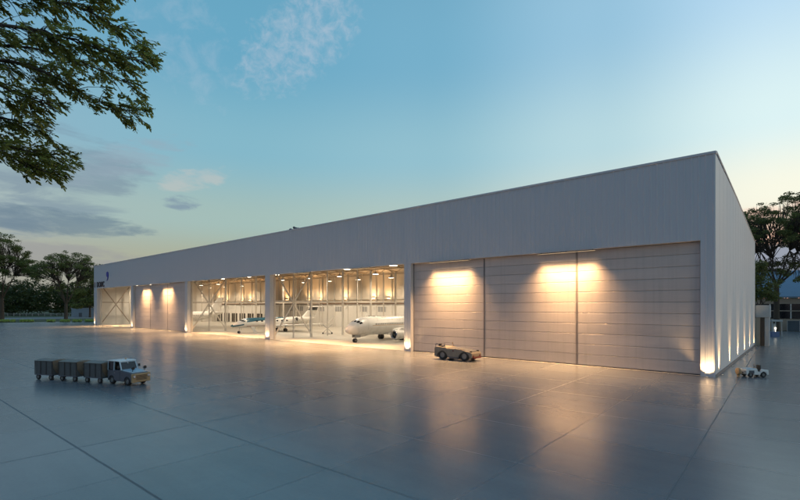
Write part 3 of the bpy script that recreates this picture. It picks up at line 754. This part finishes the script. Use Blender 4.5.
def small_tractor():
    t = thing('baggage_tractor', 'small open white baggage tractor with black seat beside the right side wall', 'baggage tractor', (2.75, 3.15, 0), math.radians(219)); t.scale = (.84, .84, .84)
    prof = [(-1.30, .32)] + arch(-.72, .36, .30) + arch(.72, .33, .30) + [(1.20, .32), (1.26, .80), (1.18, .92), (.10, .98), (.02, 1.02), (-.12, .62), (-.48, .60), (-.56, .88), (-1.26, .86)]
    MB().prism(prof, -.62, .62).build('body', white, t, bevel=.04)
    MB().add([(.12, -.52, .985), (.12, .52, .985), (1.15, .48, .93), (1.15, -.48, .93), (.14, -.48, 1.03), (.14, .48, 1.03), (1.1, .44, .98), (1.1, -.44, .98)],
             [(0, 1, 2, 3), (7, 6, 5, 4), (0, 4, 5, 1), (1, 5, 6, 2), (2, 6, 7, 3), (3, 7, 4, 0)]).build('hood', paleblue, t, bevel=.015)
    MB().box(.35, .95, .622, .632, .45, .80).box(.35, .95, -.632, -.622, .45, .80).build('side_grille', slate, t)
    MB().box(1.26, 1.62, -.12, .12, .42, .56).build('bumper_arm', slate, t)
    MB().lathe([(.30, 0), (.42, .05), (.42, .24), (.30, .29)], (1.60, 0, .62), 'x', 22).box(1.66, 1.84, -.14, .14, .02, .24).build('bumper', tan, t)
    MB().box(-.52, -.18, -.3, .3, .72, .84).box(-.64, -.52, -.3, .3, .84, 1.38).build('seat', blackp, t, bevel=.03)
    MB().tube([(.06, 0, .98), (-.12, 0, 1.24)], .03, 6).build('steering_column', blackp, t)
    MB().tube([Vector((-.13+.07*math.sin(a*PI/8), .21*math.cos(a*PI/8), 1.26+.17*math.sin(a*PI/8))) for a in range(17)], .022, 6, False).build('steering_wheel', brownc, t)
    for s in (-1, 1):
        road_wheel(t, -.72, s*.52, .31, .22); road_wheel(t, .72, s*.52, .28, .2)
        MB().lathe([(.07, 0), (.08, .04), (.05, .05)], (1.24, s*.44, .72), 'x', 12).build('headlight', chrome, t)
    MB().bar((-1.3, 0, .45), (-1.5, 0, .42), .10).build('tow_hitch', blackp, t)
small_tractor()

# ------------------------------------------------------------------ trees
def leaves(mb, c, r, n, size, R, flat=.6, droop=.25):
    for _ in range(n):
        while True:
            q = Vector((R.uniform(-1, 1), R.uniform(-1, 1), R.uniform(-1, 1)))
            if q.length <= 1: break
        q = q*(.55+.45*R.random()) if q.length < .6 else q
        p = c + Vector((q.x*r, q.y*r, q.z*r*flat))
        s = size*R.uniform(.55, 1.3)
        a = Vector((R.uniform(-1, 1), R.uniform(-1, 1), R.uniform(-.6, .35)-droop*.5)).normalized()
        b = a.orthogonal().normalized(); b = (b*math.cos(1)+a.cross(b)*R.uniform(-1, 1)).normalized()
        mb.add([p-a*s*.6, p+b*s*.30-a*s*.05, p+a*s*.6, p-b*s*.30+a*s*.05], [(0, 1, 2, 3)])

def tree(name, label, base, clumps, r0, lm, R, leafsize, dens, fork=.35, lean=(0, 0), flat=.55, group=None):
    """clumps: list of (x, y, z, r) relative to base; limbs grow from the fork towards them"""
    t = thing(name, label, 'tree', base, 0, group)
    top = max(c[2] for c in clumps)
    fz = top*fork
    mb = MB()
    f0 = Vector((lean[0]*fz*.1, lean[1]*fz*.1, fz))
    mb.tube([(0, 0, -.3), (0, 0, .4), (f0.x*.3, f0.y*.3, fz*.35), f0*.7 + Vector((0, 0, fz*.02)), f0], [r0*1.5, r0*1.15, r0, r0*.92, r0*.85], 10)
    # main limbs: cluster clumps by direction
    nl = 7
    groups = {}
    for c in clumps:
        a = math.atan2(c[1]-f0.y, c[0]-f0.x); groups.setdefault(int((a+PI)/(2*PI)*nl) % nl, []).append(Vector(c[:3]))
    for g_ in groups.values():
        m = sum(g_, Vector())/len(g_)
        mid = f0 + (m-f0)*.5 + Vector((R.uniform(-.6, .6), R.uniform(-.6, .6), (m.z-fz)*.12))
        q1 = f0 + (mid-f0)*.5 + Vector((R.uniform(-.5, .5), R.uniform(-.5, .5), -.04*(m.z-fz)))
        mb.tube([f0-Vector((0, 0, .3)), q1, mid], [r0*.42, r0*.27, r0*.17], 8)
        for c in g_:
            d = c-mid
            q = mid + d*.5 + Vector((R.uniform(-.1, .1)*d.length, R.uniform(-.1, .1)*d.length, .06*d.length))
            mb.tube([mid, q, c], [r0*.14, r0*.08, r0*.03], 6)
            for _ in range(3):
                e = c + Vector((R.uniform(-1, 1), R.uniform(-1, 1), R.uniform(-.2, .5)))*R.uniform(.5, 1)*2.2
                mb.tube([q, (q+e)/2+Vector((0, 0, .2)), e], [r0*.12, r0*.08, r0*.02], 5)
    mb.build('trunk', bark, t)
    mb = MB()
    for x, y, z, r in clumps: leaves(mb, Vector((x, y, z)), r, int(dens*r*r), leafsize, R, flat)
    mb.build('crown', lm, t)
    return t
def umbrella_clumps(R, n, rad, z0, z1, r0, r1, ctr=(0, 0), dome=.6):
    out = []
    for _ in range(n):
        a = R.uniform(0, 2*PI); d = rad*math.sqrt(R.random())
        zc = z0 + (z1-z0)*(1-(d/rad)**2*dome)*R.uniform(.55, 1)
        out.append((ctr[0]+math.cos(a)*d, ctr[1]+math.sin(a)*d, zc, R.uniform(r0, r1)))
    return out
R = random.Random(3)
def gp(px, Z):
    p = at(px, HY, Z); return (p.x, p.y, 0)
# left field: a spreading tree by the far bay, a taller one at the frame edge
tree('spreading_tree', 'spreading tree with forked trunk on the grass left of the far hangar end', gp(66, 222), umbrella_clumps(R, 170, 14.5, 13, 34.0, .9, 2.4, (1, 1), .40) + umbrella_clumps(R, 22, 9, 11, 19, 1.0, 1.9), .75, leaf_far, R, .50, 30, .25, flat=.5)
tree('tall_tree', 'taller dark tree at the left edge beyond the apron', gp(2, 226), umbrella_clumps(R, 220, 15, 13, 43, 1.0, 2.7, (0, 0), .6), .85, leaf_far, R, .52, 32, .26, flat=.5)
tree('bushy_tree', 'rounded green tree tucked behind the far corner of the hangar', gp(90, 285), umbrella_clumps(R, 40, 8.5, 5, 31, 2, 3.4, (0, 0), .9), .6, leaf_far, R, .8, 34, .2)
# right of the hangar
tree('spreading_tree', 'large spreading tree with dark trunk behind the right side wall', gp(776.5, 112), umbrella_clumps(R, 330, 15.5, 13, 34.2, .6, 1.7, (2.6, 2.4), .36) + umbrella_clumps(R, 60, 10, 9, 20, .5, 1.2, (3.5, 1.5)), .62, leaf_right, R, .36, 110, .36, flat=.5)
tree('low_tree', 'dense low tree in the gap beside the annex canopy', gp(757, 101), umbrella_clumps(R, 34, 3.4, 3, 16.5, 1.0, 1.9, (0, 0), .6), .3, leaf_right, R, .42, 70, .2)
# far wood: one mass
mb = MB(); R2 = random.Random(11)
for k in range(330):
    px = R2.uniform(-110, 96); Z = R2.uniform(330, 420)
    p = at(px, HY, Z); h = R2.uniform(17, 27)*(1.0 if R2.random() < .8 else 1.12)
    for j in range(5):
        z = h*R2.uniform(.12, 1); rr = R2.uniform(2.2, 4.4)
        leaves(mb, Vector((p.x+R2.uniform(-3, 3), p.y+R2.uniform(-3, 3), z)), rr, 34, 1.5, R2, .8)
mb.build('woods', leaf_wood, kind='stuff', label='dark belt of trees beyond the far grass', category='woods')
mb = MB(); R2 = random.Random(12)
for k in range(120):
    p = at(R2.uniform(735, 1000), HY, R2.uniform(230, 300)); h = R2.uniform(9, 15)
    for j in range(4): leaves(mb, Vector((p.x+R2.uniform(-3, 3), p.y+R2.uniform(-3, 3), h*R2.uniform(.1, 1))), R2.uniform(2, 4), 34, 1.4, R2, .8)
mb.build('treeline', leaf_wood, kind='stuff', label='low belt of trees beyond the building with dark windows', category='woods')

# clipped hedges along the verge
HED = [(-3, 8), (6, 6.5), (13, 3.2), (23, 5.2), (30, 6), (51, 7.5), (65, 9), (77, 8), (89, 7.2)]
Rh = random.Random(5)
for i, (px, w) in enumerate(HED):
    p = at(px, HY, 200); w = w*200/FPX
    t = thing('hedge', 'short green clipped hedge, brightened as if lamplit, on the verge at the far apron edge', 'hedge', (p.x, p.y, 0), ROT, 'clipped hedges along the apron edge')
    MB().box(-w/2, w/2, -.5, .5, -.05, .25).build('stems', bark, t)
    mb = MB()
    for _ in range(420):
        q = Vector((Rh.uniform(-w/2, w/2), Rh.uniform(-.6, .6), Rh.uniform(.1, 1.15)))
        a = Vector((Rh.uniform(-1, 1), Rh.uniform(-1, 1), Rh.uniform(-.3, 1))).normalized(); b = a.orthogonal().normalized(); s = .22
        mb.add([q-a*s, q+b*s*.6, q+a*s, q-b*s*.6], [(0, 1, 2, 3)])
    mb.build('foliage', leaf_hedge_lit, t)
# field fence
t = thing('field_fence', 'low pale post and rail fence in front of the dark woods', 'fence', (0, 0, 0))
A = at(-60, HY, 322); Bp = at(100, HY, 322)
n = 26
for k in range(n+1):
    q = A.lerp(Bp, k/n); MB().box(q.x-.12, q.x+.12, q.y-.12, q.y+.12, -.06, 2.1).build('post', fencem, t)
mb = MB()
for z in (.9, 1.8): mb.bar((A.x, A.y, z), (Bp.x, Bp.y, z), .07, .16)
mb.build('rail', fencem, t)
# pale shed near the far corner
p = at(86, HY, 300)
t = thing('shed', 'pale blue flat roofed shed on the grass beside the far hangar end', 'shed', (p.x, p.y, 0), ROT)
MB().box(-7.4, 7.4, -3, 3, -.06, 5.4).build('wall', mat('shed_paint', (.26, .31, .36), .6, 0, .08, .3), t)
MB().box(-7.6, 7.6, -3.2, 3.2, 5.402, 5.7).build('roof', greym, t)
MB().box(-2.6, -.6, -3.06, -3.002, 0, 2.6).build('door', slate, t)

# ------------------------------------------------------------------ foreground tree: limbs reaching in from the left
def near_tree():
    R = random.Random(21)
    b = at(-150, HY, 11.5)
    t = thing('overhanging_tree', 'leafy tree reaching in over the apron with drooping olive green sprays', 'tree', (b.x, b.y, 0))
    O = Vector((b.x, b.y, 0))
    tb = MB(); lf = MB()
    fork = at(-135, 60, 11.6)
    tb.tube([O-O+Vector((0, 0, -.3)), Vector((.05, 0, .5)), Vector((.1, .1, 4)), (fork-O)*.6+Vector((0, 0, 3.6)), fork-O], [.42, .33, .28, .25, .2], 12)
    limbs = [
        [(-135, 60, 11.6), (-70, -60, 11.9), (10, -40, 12.1), (80, -22, 12.3), (128, -4, 12.5)],
        [(-135, 60, 11.6), (-70, 0, 11.4), (0, -2, 11.4), (50, 0, 11.5), (95, 14, 11.6), (148, 46, 11.7)],
        [(-135, 60, 11.6), (-60, 30, 11.0), (10, 26, 10.8), (60, 36, 10.8), (105, 50, 10.8), (152, 66, 10.9)],
        [(-135, 60, 11.6), (-60, 62, 11.7), (0, 60, 12.0), (50, 74, 12.1), (90, 98, 12.2), (118, 109, 12.2), (146, 112, 12.2)],
        [(-135, 60, 11.6), (-70, 80, 11.2), (-10, 84, 11.1), (25, 96, 11.0), (55, 108, 11.0)],
        [(-135, 60, 11.6), (-70, 110, 11.5), (-5, 140, 11.3), (35, 153, 11.3), (78, 154, 11.4)],
        [(-135, 60, 11.6), (-70, 120, 10.9), (-10, 148, 10.7), (20, 160, 10.7), (52, 174, 10.7)],
        [(-135, 60, 11.6), (-60, 50, 12.4), (20, 46, 12.8), (80, 62, 13.0), (140, 88, 13.1)],
        [(-135, 60, 11.6), (-80, 90, 12.2), (-20, 112, 12.4), (22, 122, 12.4), (52, 132, 12.5)],
        [(-135, 60, 11.6), (-150, -60, 11.0), (-120, -150, 11), (-60, -180, 11.2)],
        [(-135, 60, 11.6), (-190, 0, 12.4), (-260, -60, 13), (-330, -40, 13.5)],
        [(-135, 60, 11.6), (-180, 40, 10.4), (-240, 0, 9.6), (-300, 10, 9)],
    ]
    env = [(-400, -400), (140, -400), (128, -6), (120, 10), (134, 20), (156, 40), (158, 62), (146, 72), (139, 82), (147, 100), (151, 112), (137, 132), (122, 116), (108, 112), (88, 108), (72, 105), (57, 110), (54, 124), (52, 138), (66, 150), (82, 154), (80, 166), (58, 183), (40, 175), (22, 172), (0, 160), (-400, 220)]
    def inside(x, y):
        c = False
        for (x0, y0), (x1, y1) in zip(env, env[1:]+env[:1]):
            if (y0 > y) != (y1 > y) and x < (x1-x0)*(y-y0)/(y1-y0)+x0: c = not c
        return c
    def pix(p):
        d = p-CAM; Z = d.dot(FW); return 400+FPX*d.dot(RT)/Z, HY-FPX*d.z/Z
    dn = -RT.cross(FW)
    def spray(p, d, L):
        """a twig with paired leaflets"""
        n = max(5, int(L/.060)); pts = []
        sag = R.uniform(.0, .35)
        for k in range(5):
            s = k/4; pts.append(p + d*(L*s) + Vector((0, 0, -sag*L*s*s)))
        tb.tube([q-O for q in pts], [.006, .005, .004, .003, .002], 4, False)
        for k in range(n):
            s = (k+1)/n; i = min(3, int(s*4)); q = pts[i].lerp(pts[i+1], s*4-i)
            tg = (pts[i+1]-pts[i]).normalized()
            for sd in (1, -1):
                sidev = tg.cross(Vector((R.uniform(-.5, .5), R.uniform(-.5, .5), 1))).normalized()*sd
                a = (tg*R.uniform(.6, 1.0) + sidev*R.uniform(.5, .9) + Vector((0, 0, -R.uniform(-.1, .35)))).normalized()
                ln = R.uniform(.08, .15)*(1 if s < .9 else .8); w = ln*R.uniform(.18, .26)
                bb = a.cross(Vector((R.uniform(-.6, .6), R.uniform(-.6, .6), 1))).normalized()
                o = q-O
                lf.add([o, o+a*ln*.35+bb*w, o+a*ln*.75+bb*w*.75, o+a*ln, o+a*ln*.75-bb*w*.75, o+a*ln*.35-bb*w], [(0, 1, 2, 3, 4, 5)])
    for li, lb in enumerate(limbs):
        pts = [at(*q) for q in lb]
        # smooth limb
        P = []
        for i in range(len(pts)-1):
            p0 = pts[max(i-1, 0)]; p1 = pts[i]; p2 = pts[i+1]; p3 = pts[min(i+2, len(pts)-1)]
            for k in range(6):
                s = k/6
                P.append(.5*((2*p1)+(p2-p0)*s+(2*p0-5*p1+4*p2-p3)*s*s+(3*p1-p0-3*p2+p3)*s**3) + Vector((R.uniform(-.02, .02), R.uniform(-.02, .02), R.uniform(-.03, .03))))
        P.append(pts[-1]); m = len(P)
        tb.tube([q-O for q in P], [.060*(1-k/m)**1.2+.006 for k in range(m)], 7)
        hidden = li >= 9
        for k in range(4 if hidden else 5, m):
            for _ in range(3 if hidden else 4+(k % 2)):
                tg = (P[k]-P[k-1]).normalized()
                # secondary branchlet then sprays
                up = Vector((0, 0, 1)); sd = tg.cross(up).normalized()
                d = (tg*R.uniform(.3, 1) + sd*R.uniform(-.8, .8) + up*R.uniform(-.75, .55)).normalized()
                s0 = P[k-1].lerp(P[k], R.random()); BL = R.uniform(.15, .62)
                e = s0 + d*BL + Vector((0, 0, -.12*BL))
                over = RT*R.uniform(-.25, .25) + up*R.uniform(-.15, .15)
                if not hidden and not inside(*pix(e-over)): continue
                tb.tube([s0-O, (s0+e)/2-O+Vector((0, 0, .04)), e-O], [.013, .009, .005], 4, False)
                for _ in range(3):
                    d2 = (d*.6 + RT*R.uniform(.1, .9) + FW*R.uniform(-.6, .6) + up*R.uniform(-.6, .3)).normalized()
                    Ls = R.uniform(.22, .45)
                    if not hidden:
                        q = e - over + d2*Ls + Vector((0, 0, -.08))
                        if not inside(*pix(q)): 
                            Ls *= .6; q = e - over + d2*Ls
                            if not inside(*pix(q)): continue
                    spray(e, d2, Ls)
    tb.build('trunk', bark, t); lf.build('crown', leaf_near, t)
    return len(lf.f)
NLEAF = near_tree()

# ------------------------------------------------------------------ right edge: annex, kiosk, building, railing
t = thing('entrance_annex', 'small annex at the rear corner with a pale box canopy over a dark door', 'annex', (0, D, 0))
MB().box(.065, 2.05, .25, 3.2, 5.0, 7.15).build('canopy', concrete, t, bevel=.03)
MB().box(.065, .70, .45, 3.1, 0, 4.995).build('wall', beige, t)
MB().box(.72, 1.28, .35, .75, 0, 4.995).build('door', woodd, t)
MB().box(1.30, 1.92, .45, 3.1, 0, 4.995).build('wall', concrete, t)
p = at(773.8, HY, 105)
t = thing('guard_kiosk', 'small lit kiosk with flat pale roof and blue base below the big tree', 'kiosk', (p.x, p.y, 0), ROT)
MB().box(-1.25, 1.25, -1.0, 1.0, 3.45, 3.85).build('roof', concrete, t, bevel=.03)
MB().box(-1.1, .6, -.9, .9, 0, 1.15).build('counter', bluecrate, t, bevel=.03)
for sx in (-1.1, 1.1):
    for sy in (-.85, .85): MB().box(sx-.06, sx+.06, sy-.06, sy+.06, 0 if sx > 0 else 1.152, 3.448).build('post', concrete, t)
MB().box(-.28, .24, -.30, .2, 1.152, 3.0).build('screen', concrete, t)
MB().lathe([(.08, 1.7), (.15, 1.78), (.15, 2.1), (.08, 2.16)], (-.05, -.55, 0), 'z', 14).tube([(-.05, -.55, 1.152), (-.05, -.55, 1.7)], .05, 8).build('lamp', smalllamp, t)
bx, by = 2.0, 116.0
t = thing('office_building', 'low office building with blue sloping roof and bands of dark windows', 'building', (bx, by, 0))
MB().box(-8, 60, 0, 26, 0, 9.2).build('wall', beige, t)
MB().add([(-9, -.8, 9.3), (61, -.8, 9.3), (61, 13, 17.4), (-9, 13, 17.4), (-9, -.8, 9.7), (61, -.8, 9.7), (61, 13, 17.8), (-9, 13, 17.8)],
         [(0, 1, 2, 3), (7, 6, 5, 4), (0, 4, 5, 1), (1, 5, 6, 2), (2, 6, 7, 3), (3, 7, 4, 0)]).build('roof', blueroof, t)
for z0, z1 in ((3.4, 5.5), (5.75, 7.6)):
    for k in range(10):
        x0 = -7.4+k*4.6
        w = MB().box(x0, x0+4.35, -.06, -.002, z0, z1).build('window', glassd, t)
        MB().box(x0+4.352, x0+4.598, -.12, -.062, z0, z1).build('mullion', white, w)
MB().box(-8, 60, -.12, -.002, 5.502, 5.748).build('sill_band', beige, t)
t = thing('glass_railing', 'long glass railing with pale posts at the edge of the apron', 'railing', (0, 112, 0))
for k in range(16): MB().box(3+k*2.6-.06, 3+k*2.6+.06, -.06, .06, 0, 3.0).build('post', concrete, t)
gl = mat('tinted_glass', (.05, .085, .11), .08, 0, .1, .5)
mb = MB()
for k in range(15): mb.box(3+k*2.6+.07, 3+(k+1)*2.6-.07, -.02, .02, .1, 2.9)
mb.build('glass_panels', gl, t)
MB().box(2.9, 42.1, -.05, .05, 3.002, 3.08).build('handrail', concrete, t)
# roof vents on the ridge of the facade
t = thing('roof_vents', 'cluster of small dark roof vents standing behind the facade coping', 'roof vent', (-71.2, 1.6, zroof(1.6)-.46))
for i, (dx, r, h) in enumerate(((-1.2, .32, 1.25), (-.2, .25, 1.55), (.55, .30, 1.3), (1.25, .34, 1.15), (4.1, .22, 1.0))):
    MB().lathe([(r*.6, -.02), (r*.6, h-.35), (r, h-.3), (r*1.05, h-.1), (r*.4, h)], (dx, .1*(i % 2), 0), 'z', 14).build('vent_cowl', slate, t)

# ------------------------------------------------------------------ sky
def srgb(r, g, b):
    f = lambda c: (c/255/12.92) if c/255 <= .04045 else ((c/255+.055)/1.055)**2.4
    return (f(r), f(g), f(b))
w = bpy.data.worlds.new('World'); SC.world = w; w.use_nodes = True
nt = w.node_tree; bg = nt.nodes['Background']
tc = nn(nt, 'ShaderNodeTexCoord'); sp = nn(nt, 'ShaderNodeSeparateXYZ'); nt.links.new(tc.outputs['Generated'], sp.inputs[0])
X, Y, Z = sp.outputs
el = M_(nt, 'MULTIPLY', M_(nt, 'ARCSINE', Z), 180/PI)
az = M_(nt, 'MULTIPLY', M_(nt, 'ARCTAN2', Y, X), 180/PI)              # degrees from +x, counter-clockwise
SUN_AZ = 50.0
dz = M_(nt, 'ABSOLUTE', M_(nt, 'SUBTRACT', M_(nt, 'FLOORED_MODULO', M_(nt, 'ADD', M_(nt, 'SUBTRACT', az, SUN_AZ), 180.0), 360.0), 180.0))
e01 = MAPR(nt, el, 0, 60, 0, 1)
def ramp(v, stops):
    n = nn(nt, 'ShaderNodeValToRGB'); cr = n.color_ramp; cr.interpolation = 'EASE'
    while len(cr.elements) < len(stops): cr.elements.new(.5)
    for e_, (p, c) in zip(cr.elements, stops): e_.position = p; e_.color = (*c, 1) if isinstance(c, tuple) else (c, c, c, 1)
    nt.links.new(v, n.inputs[0]); return n.outputs[0]
toward = ramp(e01, [(0, srgb(222, 170, 142)), (5/60, srgb(246, 214, 180)), (11/60, srgb(240, 244, 222)), (18/60, srgb(212, 238, 236)), (30/60, srgb(176, 214, 234)), (1, srgb(84, 138, 178))])
away = ramp(e01, [(0, srgb(150, 152, 140)), (5/60, srgb(176, 182, 158)), (10/60, srgb(168, 196, 190)), (18/60, srgb(136, 190, 208)), (28/60, srgb(108, 174, 203)), (1, srgb(62, 118, 160))])
behind = ramp(e01, [(0, srgb(166, 152, 160)), (10/60, srgb(168, 166, 180)), (30/60, srgb(142, 168, 198)), (1, srgb(84, 132, 178))])
wz = ramp(MAPR(nt, dz, 0, 110, 0, 1), [(0, 1.0), (.38, 1.0), (.53, .50), (.71, .12), (.92, 0.0)])
wb = MAPR(nt, dz, 100, 160, 0, 1, True)
tow2 = nn(nt, 'ShaderNodeMix', data_type='RGBA', blend_type='MULTIPLY'); tow2.inputs[0].default_value = 1; nt.links.new(toward, tow2.inputs[6]); tow2.inputs[7].default_value = (1.10, 1.05, 1.08, 1)
aw2 = nn(nt, 'ShaderNodeMix', data_type='RGBA', blend_type='MULTIPLY'); aw2.inputs[0].default_value = 1; nt.links.new(away, aw2.inputs[6]); aw2.inputs[7].default_value = (.95, .93, .93, 1)
col = MIX(nt, wz, aw2.outputs[2], tow2.outputs[2]); col = MIX(nt, wb, col, behind)
# physical sky blended in, sun just above the horizon in the same direction
sky = nn(nt, 'ShaderNodeTexSky', sky_type='NISHITA'); sky.sun_disc = False
sky.sun_elevation = math.radians(4); sky.sun_rotation = math.radians(90-SUN_AZ); sky.ozone_density = 3; sky.dust_density = .4
sc_ = nn(nt, 'ShaderNodeMix', data_type='RGBA', blend_type='MULTIPLY'); sc_.inputs[0].default_value = 1; nt.links.new(sky.outputs[0], sc_.inputs[6]); sc_.inputs[7].default_value = (.06, .06, .06, 1)
col = MIX(nt, .10, col, sc_.outputs[2])
# clouds
def blob(a0, e0, wa, we, tilt=0):
    da = M_(nt, 'SUBTRACT', az, a0); de = M_(nt, 'SUBTRACT', el, e0); c, s = math.cos(tilt), math.sin(tilt)
    u = M_(nt, 'DIVIDE', M_(nt, 'ADD', M_(nt, 'MULTIPLY', da, c), M_(nt, 'MULTIPLY', de, s)), wa)
    v = M_(nt, 'DIVIDE', M_(nt, 'SUBTRACT', M_(nt, 'MULTIPLY', de, c), M_(nt, 'MULTIPLY', da, s)), we)
    return M_(nt, 'ADD', M_(nt, 'MULTIPLY', u, u), M_(nt, 'MULTIPLY', v, v))
def cvec(sx, sy, rot=0, off=0):
    cb = nn(nt, 'ShaderNodeCombineXYZ'); nt.links.new(M_(nt, 'MULTIPLY', az, sx), cb.inputs[0]); nt.links.new(M_(nt, 'MULTIPLY', el, sy), cb.inputs[1]); cb.inputs[2].default_value = off
    mp = nn(nt, 'ShaderNodeMapping'); mp.inputs['Rotation'].default_value = (0, 0, rot); nt.links.new(cb.outputs[0], mp.inputs[0]); return mp.outputs[0]
def azel(px, py):
    d = at(px, py, 1)-CAM; d.normalize(); return math.degrees(math.atan2(d.y, d.x)), math.degrees(math.asin(d.z))
def cloud(col, px, py, wa, we, tilt, color, dens, vec, lo, hi, edge=.9, scale=1.0):
    a, e = azel(px, py); r2 = blob(a, e, wa, we, tilt)
    m = MAPR(nt, r2, 0, edge*1.6, 1, 0, True)
    n = NOISE(nt, vec, scale, 7, .62, .4)
    k = MAPR(nt, M_(nt, 'ADD', n, M_(nt, 'MULTIPLY', M_(nt, 'SUBTRACT', m, 1), .8)), lo, hi, 0, dens, True)
    return MIX(nt, k, col, color)
v1 = cvec(.9, 1.1, .5); v2 = cvec(.10, .42, .10, 3.1); v3 = cvec(.25, .6, 0, 7)
col = cloud(col, 298, 42, 13, 6.0, -.55, srgb(196, 198, 210), .44, v1, .28, .74, scale=.75)
col = cloud(col, 180, 30, 14, 7, .9, srgb(176, 190, 206), .22, v1, .38, .68, scale=.45)
col = cloud(col, 30, 185, 15, 8, -.32, srgb(116, 136, 154), .62, v2, .30, .58, scale=1.5)
col = cloud(col, 130, 160, 9, 3.2, -.42, srgb(146, 162, 176), .45, v2, .32, .60, scale=2.2)
col = cloud(col, 60, 222, 13, 1.9, .02, srgb(104, 126, 142), .72, v2, .28, .54, scale=1.8)
col = cloud(col, 182, 203, 3.2, 1.3, 0, srgb(120, 140, 160), .75, v2, .30, .62, scale=3.2)
col = cloud(col, 195, 178, 6, 2.2, -.3, srgb(196, 190, 184), .45, v3, .32, .62, scale=1.1)
col = cloud(col, 30, 258, 16, 2.6, 0, srgb(146, 146, 150), .6, v2, .25, .55, scale=1.6)
col = cloud(col, 775, 225, 9, 3.2, -.1, srgb(236, 178, 158), .60, v3, .25, .55, scale=.9)
col = cloud(col, 785, 268, 14, 3.0, 0, srgb(118, 140, 164), .85, v2, .12, .42, scale=1.2)
# ground side of the dome
col = MIX(nt, MAPR(nt, el, -2, 0, 1, 0), col, (.12, .12, .11))
nt.links.new(col, bg.inputs[0]); bg.inputs[1].default_value = .86

sd = bpy.data.lights.new('sun', 'SUN'); sd.energy = .12; sd.angle = math.radians(10); sd.color = (1, .72, .5)
so = bpy.data.objects.new('sun', sd); COL.objects.link(so)
sdir = Vector((math.cos(math.radians(SUN_AZ))*math.cos(math.radians(4)), math.sin(math.radians(SUN_AZ))*math.cos(math.radians(4)), math.sin(math.radians(4))))
so.rotation_euler = (-sdir).to_track_quat('-Z', 'Y').to_euler()

# ------------------------------------------------------------------ render settings
SC.render.engine = 'CYCLES'
SC.view_settings.view_transform = 'Standard'; SC.view_settings.look = 'None'; SC.view_settings.gamma = 1; SC.view_settings.use_curve_mapping = False
SC.view_settings.exposure = .35
SC.cycles.use_denoising = True; SC.cycles.max_bounces = 6; SC.cycles.diffuse_bounces = 3; SC.cycles.glossy_bounces = 3; SC.cycles.transmission_bounces = 3
SC.cycles.sample_clamp_indirect = 4.0; SC.cycles.caustics_reflective = False; SC.cycles.caustics_refractive = False
SC.cycles.use_adaptive_sampling = True; SC.cycles.adaptive_threshold = .02
